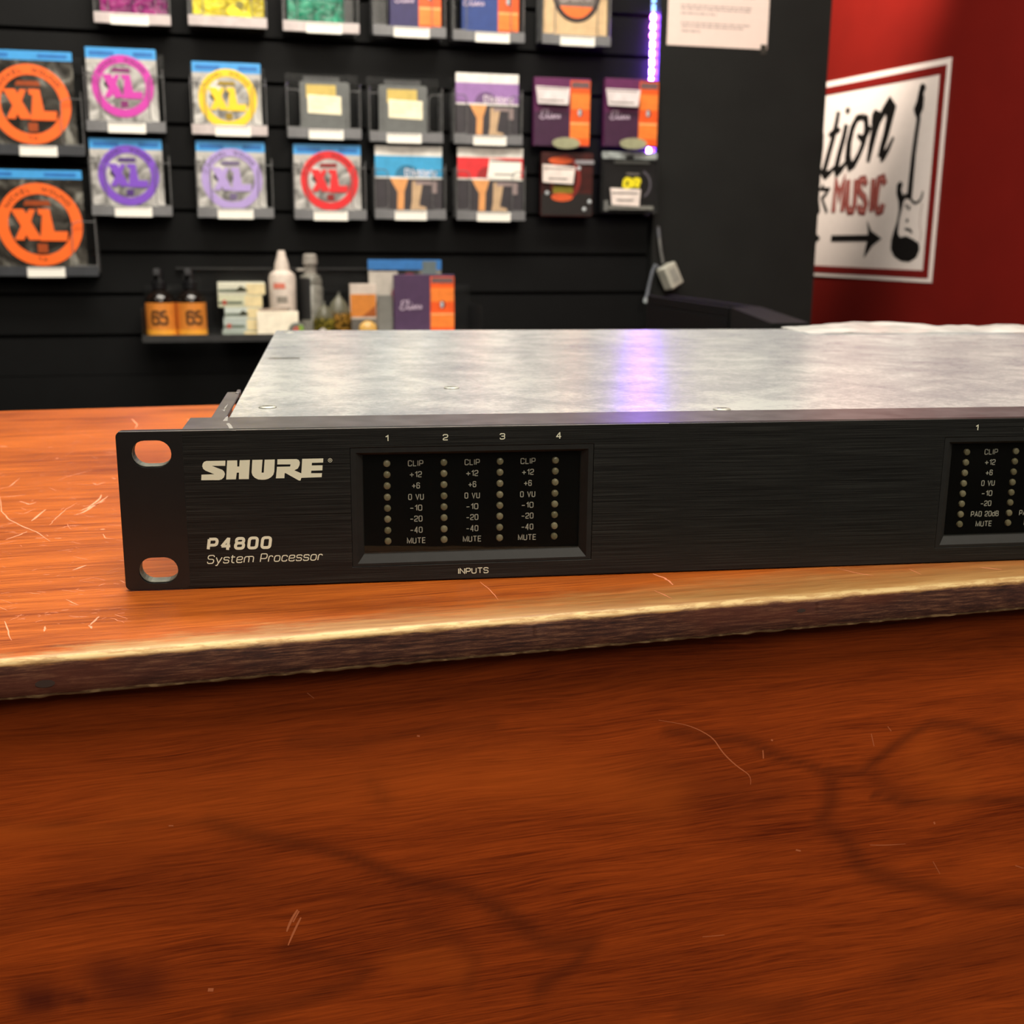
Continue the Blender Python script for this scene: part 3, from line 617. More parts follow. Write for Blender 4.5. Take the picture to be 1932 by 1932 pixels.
# windows
ZR = [33.46, 30.32, 27.15, 23.94, 20.81, 17.69, 14.46, 11.39]
m_bez = mat('bezel_black_plastic', (.009, .0095, .009), .55, spec=.25, var=.15, nsc=300); m_back = mat('meter_backing', (.0016, .0016, .0015), .35, spec=.15)
m_led = bpy.data.materials.new('clear_grey_led'); m_led.use_nodes = True; t = NT(m_led); p = principled(m_led)
oi = t.new('ShaderNodeObjectInfo'); t.put(p.inputs['Base Color'], t.mix(oi.outputs['Random'], srgb(136, 130, 102), srgb(172, 166, 138))); p.inputs['Roughness'].default_value = .25; p.inputs['Coat Weight'].default_value = .5
m_glass = clear('smoked_meter_glass', (.86, .86, .84), .0015, .03, .45)
YB = 1.7; led_mesh = None
for (xa, xb), cols, x0, last in ((W1, 4, 70.9, False), (W2, 8, 242.46, True)):
    bz = MB(); r1 = [(xa+.12, 5.02), (xb-.12, 5.02), (xb-.12, 38.33), (xa+.12, 38.33)]; r2 = [(xa+1.5, 5.75), (xb-1.5, 5.75), (xb-1.5, 37.0), (xa+1.5, 37.0)]
    r3 = [(xa+3.5, 8.3), (xb-3.5, 8.3), (xb-3.5, 36.1), (xa+3.5, 36.1)]
    r0 = r1
    V = [(x, 3.2, z) for x, z in r0]+[(x, .1, z) for x, z in r1]+[(x, .1, z) for x, z in r2]+[(x, YB, z) for x, z in r3]+[(x, YB+1.3, z) for x, z in r3]; F = []
    for a in range(4):
        for i in range(4): j = (i+1) % 4; F.append((a*4+i, a*4+j, a*4+4+j, a*4+4+i))
    bz.add(V, F).build('bezel', m_bez, rk)
    MB().box(xa+1, xb-1, YB+.9, YB+1.8, 6, 38).build('meter_backing', m_back, rk)
    MB().box(xa+3.45, xb-3.45, YB-.32, YB-.22, 8.25, 36.15).build('meter_glass', m_glass, rk)
    names = ['CLIP', '+12', '+6', '0 VU', '-10', '-20', 'PAD 20dB' if last else '-40', 'MUTE']
    fitw = {'CLIP': 4.25, '+12': 3.4, '+6': 2.2, '0 VU': 4.3, '-10': 3.45, '-20': 3.45, '-40': 3.45, 'MUTE': 5.25, 'PAD 20dB': 9.0}
    tx = MB()
    for c in range(cols):
        X = x0+15.75*c
        for r, z in enumerate(ZR):
            if led_mesh is None:
                o = MB(); q = [(r_*1.0, -h_) for r_, h_ in ((1.02, 0), (1.02, .35), (.85, .62), (.45, .78), (.05, .82))]
                l = MB().lathe([(a, -b) for a, b in q], 0, 0, 18); l.v = [(v[0], -v[2], v[1]) for v in l.v]   # axis -> -y
                l.f = [tuple(reversed(f)) for f in l.f]
                o = l.build('led', m_led, rk, smooth=True); led_mesh = o.data
            else: o = bpy.data.objects.new('led', led_mesh); COL.objects.link(o); o.parent = rk
            o.location = (X*MM, (YB+.9)*MM, z*MM)
            if c < cols-1:
                s = names[r]; fwid = fitw[s]; write(tx, s, X+7.95-fwid/2, z-.93, 1.72, 1.0, .5, .235, YB+.87, fit=fwid)
    for v in tx.v: pass
    tx.build('lettering', m_gray, rk)
# crinkled clear wrapping lying over the rear right of the case
fm = MB(); nx_, ny_ = 90, 22
for j in range(ny_):
    for i in range(nx_):
        x = 318+i*2.4; y = 305+j*2.0+ (4*noise.noise(Vector((x*.03, 1, 0))) if j in (0,) else 0)
        h = .5+2.6*abs(noise.noise(Vector((x*.028, y*.05, 2))))+1.5*abs(noise.noise(Vector((x*.07, y*.11, 5))))
        h += 2.8*math.exp(-((x-370)/32)**2)*(j/ny_)
        edge = min(i, j*2, nx_-1-i)/4; h *= min(1, .35+edge*.3)
        fm.v.append((x, y, 43.2+h))
for j in range(ny_-1):
    for i in range(nx_-1): a = j*nx_+i; fm.f.append((a, a+1, a+nx_+1, a+nx_))
bag = fm.build('plastic_bag', clear('crinkled_film', (.93, .92, .91), .42, .18, 1.0), smooth=True)
tag(bag, 'crinkled clear plastic bag lying on the rear of the silver rack unit', 'bag')

# ================================================================== STRING HOLDERS AND PACKS ON THE SLAT WALL
m_acr = clear('clear_acrylic', (.90, .91, .92), .008, .12, .7)
m_rail = mat('acrylic_edge', (.16, .16, .16), .25, var=.2); m_chan = [smat('ticket_channel_light', 196, 184, 182, rough=.4), smat('ticket_channel_grey', 116, 116, 118, rough=.35), smat('ticket_channel_dark', 62, 64, 68, rough=.35)]
m_label = smat('white_label', 250, 246, 236, rough=.6, var=.01); m_ink = smat('ink_grey', 120, 112, 108, rough=.7)
m_inkd = smat('ink_black', 22, 20, 22, rough=.6)
OFFP, OFFS = 40, 52      # pack face and ticket strip distance from the wall
def local(root_u, root_z, off):     # pixel -> local x,z in a holder/pack frame
    return lambda px, py: (wl(px, py, off)[0]-root_u, wl(px, py, off)[1]-root_z)
def holder(strip, labelpx, tone, top, desc, arms=True, group='clear string holders on the slat wall', lbl_y=None):
    x0, y0, x1, y1 = strip; yt0 = y0; ym = (y0+y1)/2
    uL, zc = wl(x0, (y0+y1)/2 - (y1-y0)*.18, OFFS); uR, zc2 = wl(x1, (y0+y1)/2+(y1-y0)*.18, OFFS)
    zb = wl(x0, y1-(y1-y0)*.3, OFFS)[1]; zt = wl(x1, y0+(y1-y0)*.3, OFFS)[1]; zmid = (zc+zc2)/2
    hh = 8.5; W = uR-uL; uc = (uL+uR)/2
    t = thing('string_holder', 'clear acrylic string holder ' + desc, 'holder', wp(uc, 0, zmid-hh), B, group)
    ztop = wl((x0+x1)/2, top, OFFP)[1]-(zmid-hh); w = W/2
    MB().prism(rect(-w, 0, w, ztop, 3), -6, -4).build('back_plate', m_acr, t)
    bk = MB(); 
    bk.box(-w*.5, w*.5, -5, -.3, ztop-12, ztop-4); bk.build('slat_hook', m_rail, t)
    MB().box(-w, w, -OFFS+2, -4, 4.6, 6.2).build('ledge', m_acr, t)
    MB().prism(rect(-w, 0, w, 2*hh, .8), -OFFS, -OFFS+2).build('ticket_channel', m_chan[tone], t, bevel=.4)
    if labelpx:
        la, lb = labelpx; a = wl(la, ym, OFFS)[0]-uc; b = wl(lb, ym, OFFS)[0]-uc; dz = lbl_y if lbl_y is not None else -2
        lbm = MB().prism(rect(a, dz, b, dz+17, .8), -OFFS-1.2, -OFFS-.2).build('price_label', m_label, t)
        MB().box(a+1, b-4, -OFFS-1.45, -OFFS-1.2, dz+14.2, dz+15.6).build('print_line', m_ink, lbm)
    # bent clear front arms outlined by their polished edges
    if arms:
        for s in (-1, 1):
            za = min(ztop*.72, 95)
            pts = rpath([(s*(w-1), 2*hh), (s*(w-1), za+10), ], 3) if False else [(s*(w-.8), 2*hh), (s*(w-.8), za+12)]
            fr = MB(); o = -OFFS+4
            fr.tube([(p[0], o, p[1]) for p in pts], .8, 6)
            Q = rpath([(s*(w-.8), za), (s*(w*.70), za), (s*(w*.62), za-6), (s*(w*.62), 2*hh+4), (s*(w*.70), 2*hh+1), (s*(w-.8), 2*hh+1)], 5)
            fr.tube([(q.x, o, q.y) for q in Q], .8, 6)
            fr.box(min(s*w, s*(w-1.4)), max(s*w, s*(w-1.4)), o, -6, 2*hh*.3, min(ztop, za+6))
            fr.build('arm', m_rail, t)
    return uc, zmid-hh, W
m_pouch = bpy.data.materials.new('foil_pouch'); m_pouch.use_nodes = True; t_ = NT(m_pouch); p_ = principled(m_pouch); co_ = t_.coord()
nn_ = t_.noise(t_.scale(co_, (1, 1, .7)), 34, 4, .6, .8); oi_ = t_.new('ShaderNodeObjectInfo')
t_.put(p_.inputs['Base Color'], t_.ramp(nn_, [(.38, (.13, .125, .12)), (.48, (.38, .37, .35)), (.60, (.66, .64, .61))])); p_.inputs['Roughness'].default_value = .3; p_.inputs['Metallic'].default_value = .2
t_.put(p_.inputs['Normal'], t_.bump(nn_, .5, .004))
m_darkpouch = bpy.data.materials.new('dark_clear_pouch'); m_darkpouch.use_nodes = True; t_ = NT(m_darkpouch); p_ = principled(m_darkpouch)
nn_ = t_.noise(t_.coord(), 22, 4, .6, 1.0)
t_.put(p_.inputs['Base Color'], t_.ramp(nn_, [(.42, (.02, .018, .015)), (.56, (.07, .065, .055)), (.70, (.30, .29, .25))])); p_.inputs['Roughness'].default_value = .22; t_.put(p_.inputs['Normal'], t_.bump(nn_, .5, .004))
m_head = smat('header_blue', 70, 160, 226, rough=.35, var=.06)
m_headd = smat('header_blue_print', 40, 110, 185, rough=.4)
def packroot(name, box, label, cat, group, zbase=None, off=OFFP):
    x0, y0, x1, y1 = box; ym = (y0+y1)/2
    u0 = wl(x0, ym, off)[0]; u1 = wl(x1, ym, off)[0]; zt = wl((x0+x1)/2, y0, off)[1]; zb = wl((x0+x1)/2, y1, off)[1] if zbase is None else zbase
    t = thing(name, label, cat, wp((u0+u1)/2, off, zb), B, group)
    return t, (u1-u0), zt-zb, (u0+u1)/2, zb, local((u0+u1)/2, zb, off)
def xl(box, col, ringpx, colour_word, holderinfo, dark=False, label='', clipbottom=True):
    zb = holderinfo[1]+6.8
    t, W, Hh, uc, zb, L = packroot('string_pack', box, label, 'guitar strings', 'round-logo string packs on the slat wall', zb)
    w = W/2; mc = smat('print_'+colour_word, *col, rough=.4, var=.04); md = smat('print_dark_'+colour_word, *[int(c*.62) for c in col], rough=.4)
    b = MB().prism(rect(-w, 0, w, Hh, 1.5), 0, 4).build('pouch', m_darkpouch if dark else m_pouch, t, bevel=.8)
    hd = 18 if not dark else 15
    MB().prism(rect(-w, Hh-hd, w, Hh, 1), -.5, 0).build('header', m_head, t)
    for ha, hb in ((-.9, -.2), (.35, .9)): MB().box(w*ha, w*hb, -.75, -.5, Hh-hd*.72, Hh-hd*.35).build('header_print', m_headd, t)
    if not dark:
        MB().box(-w, w, -.35, 0, Hh-hd-9, Hh-hd).build('white_band', smat('band_pale', 190, 186, 180), t)
    cx, cz = L(ringpx[0], ringpx[1]); R = abs(L(ringpx[0]+ringpx[2], ringpx[1])[0]-cx); r = R*.74
    out = ell(cx, cz, R, R, 48); inn = ell(cx, cz, r, r, 48)
    out = [(max(-w+.3, min(w-.3, x)), max(.5, z)) for x, z in out]
    MB().prism(out, -.9, -.4, [inn]).build('ring', mc, t)
    rt_ = MB(); write(rt_, 'NICKEL  WOUND', 0, 0, R*.13, R*.085, R*.055, R*.035, -1.0, radial=(cx, cz, R*.80, math.radians(152)))
    rt_.build('ring_print', md, t)
    if dark: rt_ = MB(); write(rt_, 'XL', 0, 0, R*.10, R*.08, R*.06, R*.03, -1.0, radial=(cx, cz, R*.80, math.radians(-82))); rt_.build('foot_print', md, t)
    S = lambda P: [(cx+x*R, cz+z*R) for x, z in P]
    li = 0
    for P in ([(-.66, .37), (-.36, .37), (.02, -.37), (-.28, -.37)], [(-.09, .37), (-.24, .37), (-.62, -.37), (-.40, -.37)], [(-.04, .38), (.24, .38), (.32, -.16), (.64, -.16), (.61, -.39), (-.02, -.39), (.06, .24), (-.02, .24)]):
        a2 = sum(P[i][0]*P[(i+1) % len(P)][1]-P[(i+1) % len(P)][0]*P[i][1] for i in range(len(P)))
        lt = MB().prism(S(P), -1.1-.12*li, -.3); li += 1; lt.build('logo_stroke', mc, t)
    MB().prism(S([(-.36, .46), (.28, .46), (.24, .58), (-.30, .58)]), -1.0, -.3).build('maker_strip', md, t)
    MB().prism(S([(-.10, -.68), (.14, -.68), (.14, -.46), (-.10, -.46)]), -1.0, -.3).build('gauge_mark', md, t)
    if not dark:
        MB().prism(S([(-.62, .05), (-.52, .3), (-.40, .05), (-.46, -.12)]), -.6, -.3).build('photo_blob', smat('blob_print', 40, 38, 36), t)  # dark blob of the printed picture
    return t

Gs = 'clear string holders on the slat wall'
# ---- row of large orange packs
h = holder((0-60, 273, 160, 291), (37, 108), 2, 100, 'with dark rail under the upper large orange pack')
xl((-60, 95, 141, 280), (255, 110, 38), (58, 197, 76), 'orange', h, True, 'large orange round-logo string pack, upper one at the left edge')
h = holder((-60, 504, 186, 519), (52, 123), 2, 325, 'with dark rail under the lower large orange pack')
xl((-60, 320, 160, 506), (255, 112, 40), (76, 424, 80), 'orange', h, True, 'large orange round-logo string pack, lower one at the left edge')
# ---- middle row
h = holder((163, 228, 313, 250), (204, 275), 1, 96, 'under the magenta string pack')
xl((165, 91, 297, 236), (206, 62, 170), (232, 163, 58), 'magenta', h, label='magenta round-logo string pack with blue header')
h = holder((362, 233, 505, 257), (406, 473), 0, 122, 'with pale rail under the yellow round-logo pack')
xl((364, 118, 493, 240), (250, 208, 40), (430, 187, 55), 'yellow', h, label='yellow round-logo string pack with blue header')
# ---- lower row
h = holder((173, 387, 325, 408), (217, 287), 1, 268, 'under the deep violet string pack')
xl((172, 262, 308, 392), (126, 78, 196), (243, 331, 57), 'violet', h, label='deep violet round-logo string pack with blue header')
h = holder((373, 391, 517, 412), (411, 478), 1, 272, 'under the pale lavender string pack')
xl((372, 267, 501, 396), (178, 156, 214), (438, 338, 57), 'lavender', h, label='pale lavender round-logo string pack with blue header')
h = holder((556, 395, 692, 415), (592, 656), 1, 278, 'under the red round-logo string pack')
xl((555, 273, 681, 400), (226, 44, 48), (622, 341, 54), 'red', h, label='red round-logo string pack with blue header')

# ---- grey envelopes with kraft stickers
for bx, st, lb, tn, px, ds in (((566, 154, 660, 245), (543, 240, 682, 263), (583, 648), 1, (577, 157), 'under the left grey envelope'), ((715, 161, 806, 252), (698, 249, 836, 269), (730, 795), 1, (730, 166), 'under the right grey envelope')):
    h = holder(st, lb, tn, bx[1]-18, ds)
    t, W, Hh, uc, zb, L = packroot('grey_envelope', bx, '%s of two plain grey string envelopes with yellow and cream stickers' % ('left' if bx[0] < 600 else 'right'), 'envelope', 'grey envelopes in the middle row', h[1]+6.8)
    w = W/2
    MB().prism(rect(-w, 0, w, Hh, 5), 0, 6).build('envelope', smat('grey_card', 104, 106, 104, rough=.6), t, bevel=.8)
    a = L(px[0], px[1]+2); b = L(px[0]+57, px[1]+30)
    MB().prism(rect(a[0], b[1], b[0], a[1], 1.5), -.5, 0).build('kraft_sticker', smat('kraft_yellow', 206, 180, 96), t)
    a = L(px[0]+3, px[1]+21); b = L(px[0]+67, px[1]+60)
    MB().prism([(a[0], b[1]+2), (b[0], b[1]), (b[0], a[1]-2), (a[0], a[1])], -1.0, -.5).build('cream_sticker', smat('cream_label', 250, 240, 205), t)
    mb = MB()
    for i, q in enumerate((.72, .55, .36)): mb.box(a[0]+4, a[0]+(b[0]-a[0])*(.9-.2*i), -1.2, -1.0, b[1]+(a[1]-b[1])*q, b[1]+(a[1]-b[1])*q+1.3)
    mb.build('sticker_print', smat('faint_ink', 196, 184, 160), t)

# ---- white/colour band packs with a headstock picture
def band(box, col, word, h, lab, sticker=False):
    t, W, Hh, uc, zb, L = packroot('string_pack', box, lab, 'guitar strings', 'banded string packs with a headstock picture', h[1]+6.8)
    w = W/2; H1 = Hh
    MB().prism(rect(-w, 0, w, H1, 1), 0, 4).build('pouch', smat('photo_black', 62, 58, 62, rough=.35), t, bevel=.5)
    MB().box(-w, w, -.5, 0, H1*.86, H1).build('white_header', smat('header_white', 240, 236, 228), t)
    MB().box(-w, w, -.5, 0, H1*.56, H1*.86).build('colour_band', smat('band_'+word, *col, rough=.4), t)
    MB().box(-w, w, -.7, 0, H1*.535, H1*.56).build('white_rule', smat('header_white', 240, 236, 228), t)
    MB().prism(ell(-w*.05, H1*.562, w*.36, H1*.17, 20, 0, 180), -.7, -.4).build('dark_arc', smat('arc_'+word, *[int(c*.72) for c in col]), t)
    if not sticker:
        mb = MB(); write(mb, "D'Addario", -w*.12, H1*.575, H1*.105, 5.2, 2.2, 1.5, -.95, fit=w*.95); mb.build('lettering', smat('pale_text', 244, 232, 236), t)
    else:
        s = MB().prism([(-w*.10, H1*.57), (w*.93, H1*.53), (w*.95, H1*.80), (-w*.02, H1*.85)], -1.5, -.6).build('price_tag', m_label, t)
        mb = MB(); mb.box(0, w*.9, -1.8, -1.5, H1*.80, H1*.825); mb.box(w*.12, w*.75, -1.8, -1.5, H1*.61, H1*.63); mb.build('print_line', m_ink, s)
    # headstock: amber neck, dark gap, pale tuners
    MB().prism([(-w*.56, H1*.535), (-w*.02, H1*.535), (-w*.14, H1*.34), (-w*.16, H1*.05), (-w*.36, H1*.03), (-w*.34, H1*.34), (-w*.46, H1*.44)], -.6, 0).build('headstock_print', smat('amber_wood', 226, 158, 96), t)
    MB().prism([(w*.10, H1*.50), (w*.42, H1*.50), (w*.30, H1*.15), (w*.52, H1*.12), (w*.52, H1*.02), (w*.02, H1*.02), (w*.08, H1*.2)], -.6, 0).build('neck_print', smat('maple_wood', 196, 164, 128), t)
    mb = MB(); mb.prism([(w*.2, H1*.45), (w*.68, H1*.45), (w*.68, H1*.33), (w*.84, H1*.33), (w*.84, H1*.50), (w*.2, H1*.50)], -.8, 0); mb.build('tuner_print', smat('tuner_grey', 150, 132, 130), t)
h = holder((857, 253, 986, 274), (893, 955), 1, 145, 'under the purple-banded pack')
band((860, 139, 978, 262), (156, 116, 176), 'purple', h, 'purple and white banded string pack with headstock picture')
h = holder((708, 396, 842, 413), (745, 805), 1, 285, 'under the blue-banded pack')
band((708, 276, 834, 402), (62, 160, 208), 'blue', h, 'blue and white banded string pack with headstock picture')
h = holder((862, 398, 991, 416), (900, 963), 1, 288, 'under the red-banded pack')
band((863, 279, 986, 406), (224, 52, 56), 'red2', h, 'red and white banded string pack with price tag and headstock picture', True)

# ---- boxes with script name and orange side strip
def script_word(mb, x, z, s, y):
    # loopy script: a big capital and five small letters
    mb.ribbon([(x+s*px, z+s*pz) for px, pz in ((.95, 1.15), (.6, 1.3), (.25, 1.05), (.3, .75), (.6, .7), (.15, .5), (.02, .2), (.3, -.02), (.75, .1), (1.0, .35), (1.2, .95), (1.25, 1.3), (1.1, 1.2), (1.1, .3), (1.3, .05), (1.55, .35), (1.6, .55), (1.6, .1), (1.85, .2), (2.0, .55), (2.25, .1), (2.35, .1), (2.0, .1), (2.5, .6), (2.6, .2), (2.85, .15), (2.95, .55), (3.1, .5), (3.1, .1)) ] , s*.15, y)
    mb.ribbon([(x+s*1.62, z+s*.85), (x+s*1.72, z+s*.95)], s*.18, y)
def elix(box, label, body, face, group, zbase=None, tagpx=None, oval=None, plain=False, name='string_box', off=OFFP, logo=(.10, .40, .115), stripw=.36, cat='guitar strings'):
    t, W, Hh, uc, zb, L = packroot(name, box, label, cat, group, zbase, off)
    w = W/2
    MB().box(-w, w, 0, 14, 0, Hh).build('carton', body, t, bevel=.6)
    xs_ = w-W*stripw
    mbx = MB().box(xs_, w-.3, -.6, 0, 2, Hh-4).build('orange_strip', smat('strip_orange', 240, 92, 32, rough=.4), t)
    for ha, hb in ((.12, .36), (.55, .78)): MB().box(xs_+.6, w-.8, -.9, -.6, Hh*ha, Hh*hb).build('strip_panel', smat('strip_amber', 246, 132, 52, rough=.4), t)
    MB().box(xs_+1, w-1.5, -1.2, -.6, Hh*.33, Hh*.355).build('strip_bar', smat('strip_pale', 255, 176, 110), t)  # thin pale bar across the orange strip
    MB().box(xs_+2, w-2, -1.0, -.6, Hh*.86, Hh*.95).build('strip_cap', smat('strip_grey', 110, 84, 84), t)
    cxp = (xs_+w)/2
    d = MB().prism(ell(cxp, Hh*.5, 5.2, 7.5, 20), -1.0, -.6).build('round_badge', smat('badge_dark', 60, 50, 56), t)
    MB().prism(ell(cxp-1.2, Hh*.5, 3.2, 6, 16), -1.3, -1.0).build('badge_mark', smat('badge_pale', 190, 190, 196), d)
    if face: MB().box(-w+.4, xs_-.4, -.5, 0, .5, Hh*.5).build('lower_face', face, t)
    mb = MB(); script_word(mb, -w+W*logo[0], Hh*logo[1], W*logo[2], -.95); mb.build('lettering', smat('silver_print', 200, 180, 200), t)
    if tagpx:
        P = [L(*p) for p in tagpx]; s = MB().prism(P, -12, -11).build('price_tag', smat('tag_white', 226, 216, 216), t)
        a, b = P[0], P[2]; mb = MB(); mb.box(min(a[0], b[0])+8, max(a[0], b[0])-8, -12.3, -12, min(a[1], b[1])+6, min(a[1], b[1])+8); mb.box(min(a[0], b[0])+2, max(a[0], b[0])-2, -12.3, -12, max(a[1], b[1])-4.5, max(a[1], b[1])-2.8)
        mb.build('print_line', m_ink, s)
        MB().box((a[0]+b[0])/2-2, (a[0]+b[0])/2+2, -11, 0, max(a[1], b[1])-7, max(a[1], b[1])-3).build('tag_clip', m_rail, s)
    if oval:
        c = L(*oval); MB().prism(ell(c[0], c[1], 28*1.0, 10.5, 28), -16, -14.5).build('hook_plate', smat('hook_plate_olive', 158, 158, 126, rough=.35), t)
        MB().tube([(c[0], -15, c[1]), (c[0], 0, c[1])], 2, 8).build('peg', m_rail, t)
    return t
mp = smat('carton_purple', 98, 36, 84, rough=.45); mpl = smat('carton_purple_dark', 62, 28, 58, rough=.45)
elix((1008, 147, 1113, 276), 'purple string box with orange side strip, left of the hanging pair', mp, mpl, 'purple boxes hanging by the light strip', tagpx=[(1008, 163), (1072, 167), (1069, 199), (1012, 196)], oval=(1064, 271))
elix((1141, 149, 1241, 277), 'purple string box with orange side strip, right one beside the light strip', mp, mpl, 'purple boxes hanging by the light strip', tagpx=[(1140, 168), (1205, 171), (1200, 203), (1144, 200)], oval=(1190, 272))

# ---- top row, cut off by the frame
h = holder((177, 22, 322, 48), (208, 280), 0, -90, 'in the top row under the magenta-tinted packet')
def topack(name, box, label, body, h, cat='guitar strings'):
    return packroot(name, box, label, cat, None, h[1]+6.8)
t, W, Hh, uc, zb, L = topack('tinted_pick_bag', (186, -95, 313, 24), 'magenta transparent packet at the top edge of the photo', None, h, 'packet')
w = W/2
def tinted(t, w, Hh, c1_, c2_, nm):
    m = bpy.data.materials.new('tinted_'+nm); m.use_nodes = True; n_ = NT(m); p = principled(m); f = n_.noise(n_.coord(), 45, 4, .6, 1)
    n_.put(p.inputs['Base Color'], n_.ramp(f, [(.35, c1_), (.55, c2_), (.7, tuple(min(1, x*1.8+.05) for x in c2_))])); p.inputs['Roughness'].default_value = .2; n_.put(p.inputs['Normal'], n_.bump(f, .6, .005))
    MB().prism(rect(-w, 0, w, Hh, 4), 0, 8).build('pouch', m, t, bevel=1.5)
    for s in (-1, 1): MB().prism(rect(min(s*w*.72, s*w*.96), 6, max(s*w*.72, s*w*.96), Hh*.9, 4), -1.5, 0).build('side_fold', m, t, bevel=.8)
    MB().prism(rect(-w*.55, 8, w*.55, Hh*.8, 3), -1.2, 0).build('inner_card', m, t, bevel=.5)
tinted(t, w, Hh, srgb(70, 12, 62), srgb(146, 30, 110), 'magenta')
MB().box(w*.0, w*.62, -1.6, -.2, 1, 7).build('violet_edge', smat('violet_print', 110, 20, 180), t)
h = holder((355, 27, 504, 54), None, 0, -90, 'in the top row with a plain pale rail')
t, W, Hh, uc, zb, L = topack('tinted_pick_bag', (361, -95, 496, 30), 'bright yellow transparent packet at the top edge of the photo', None, h, 'packet')
tinted(t, W/2, Hh, srgb(150, 130, 5), srgb(216, 200, 20), 'yellow')
a = L(452, 10); MB().prism(ell(a[0], a[1], 7, 7, 16), -2, -1).build('hole', smat('hole_grey', 128, 120, 50), t)
a = L(440, 22); MB().prism(ell(a[0], a[1], 12, 7, 16), -2.2, -1.2).build('pick', smat('pick_yellow', 250, 236, 50), t)
h = holder((534, 38, 678, 64), (578, 645), 0, -80, 'in the top row under the green packet')
t, W, Hh, uc, zb, L = topack('tinted_pick_bag', (541, -90, 648, 40), 'teal green transparent packet at the top edge of the photo', None, h, 'packet')
tinted(t, W/2, Hh, srgb(4, 70, 52), srgb(16, 132, 100), 'green')
h = holder((704, 46, 842, 72), (743, 810), 1, -70, 'in the top row under the navy box')
t = elix((735, -80, 832, 50), 'dark navy string box with orange strip in the top row', smat('carton_navy', 52, 46, 92, rough=.45), None, 'navy and blue boxes in the top row', h[1]+6.8, stripw=.44)
h = holder((855, 56, 990, 81), (897, 961), 1, -60, 'in the top row under the blue box')
t = elix((872, -70, 979, 60), 'blue string box with orange strip in the top row', smat('carton_blue', 44, 68, 132, rough=.45), None, 'navy and blue boxes in the top row', h[1]+6.8, stripw=.37, logo=(.02, .42, .115))
h = holder((1023, 63, 1152, 88), (1057, 1122), 1, -60, 'in the top row under the tan pack')
t, W, Hh, uc, zb, L = topack('string_pack', (1026, -70, 1146, 68), 'tan string pack with black oval and orange base in the top row', None, h)
w = W/2
MB().prism(rect(-w, 0, w, Hh, 1), 0, 5).build('pouch', smat('tan_card', 216, 184, 140, rough=.5), t, bevel=.6)
c = L(1088, -12); R = w*.76
MB().prism(ell(c[0], c[1], R, R*1.08, 36), -.6, 0).build('black_oval', smat('oval_dark', 52, 44, 42), t)
MB().prism(ell(c[0], c[1], R*.82, R*.9, 36), -.9, -.6).build('grey_disc', smat('disc_grey', 112, 102, 96), t)
MB().prism(ell(c[0], c[1], R*.80, R*.92, 24, 212, 328), -1.2, -.9).build('orange_base', smat('base_orange', 250, 118, 50), t)
mb = MB(); script_word(mb, c[0]-R*.7, c[1]-R*.30, R*.42, -1.25); mb.build('lettering', smat('old_silver', 168, 160, 152), t)
MB().prism(ell(c[0]-R*.2, c[1]+R*.28, R*.4, R*.14, 16), -1.1, -.9).build('orange_spot', smat('base_orange', 250, 118, 50), t)

# ---- lower right pair in clear cases
t, W, Hh, uc, zb, L = packroot('string_pack', (1021, 288, 1118, 408), 'dark red string pack with orange oval and white price tag below the purple boxes', 'guitar strings', None)
w = W/2
MB().prism(rect(-w, 0, w, Hh, 3), 0, 10).build('pouch', smat('oxblood_card', 60, 18, 14, rough=.4, var=.5), t, bevel=1)
MB().box(-w+1, w-1, -.5, 0, 2, Hh*.36).build('lower_face', smat('case_dark', 26, 20, 18), t)
c = L(1066, 335); MB().prism(ell(c[0], c[1], w*.62, Hh*.36, 32), -.9, 0, [ell(c[0], c[1], w*.46, Hh*.27, 32)]).build('red_oval', smat('oval_red', 128, 30, 20), t)
c = L(1057, 303); MB().prism(ell(c[0], c[1], w*.45, 7, 20), -1.2, 0).build('orange_mark', smat('mark_orange', 214, 88, 38), t)
c = L(1060, 372); MB().prism(ell(c[0], c[1], w*.42, 8, 20), -1.2, 0).build('orange_mark', smat('mark_orange', 214, 88, 38), t)
a = L(1043, 352); b = L(1080, 364); MB().box(a[0], b[0], -1.6, 0, b[1], a[1]).build('yellow_mark', smat('mark_yellow', 176, 164, 52), t)
P = [L(*p) for p in ((1021, 310), (1082, 316), (1078, 348), (1021, 344))]
s = MB().prism(P, -12, -11).build('price_tag', smat('tag_white2', 240, 226, 218), t); MB().box(P[3][0]+12, P[2][0]-12, -12.3, -12, P[3][1]+5, P[3][1]+8).build('print_line', m_ink, s)
MB().box(P[0][0]+2, P[1][0]-3, -12.3, -12, P[1][1]-4.5, P[1][1]-2).build('print_line', m_ink, s)
MB().box(-4, 4, -11, 0, P[1][1]-14, P[1][1]-8).build('tag_clip', m_rail, s)
m_stud = smat('clear_stud', 190, 196, 200, rough=.12)  # pale glossy material of the small domes
for px, py in ((1032, 364), (1092, 318), (1112, 381), (1102, 395)):
    c = L(px, py); l = MB().lathe([(4.2, 0), (3.8, 1.5), (2, 2.6), (.1, 3)], 0, 0, 14); l.v = [(v[0]+c[0], -v[2], v[1]+c[1]) for v in l.v]; l.f = [tuple(reversed(f)) for f in l.f]; l.build('stud', m_stud, t, smooth=True)
a = L(1084, 302); b = L(1120, 310); MB().prism(rect(a[0], b[1], b[0], a[1], 2), -3, 0).build('clear_tab', smat('tab_grey', 150, 146, 150, rough=.2), t)

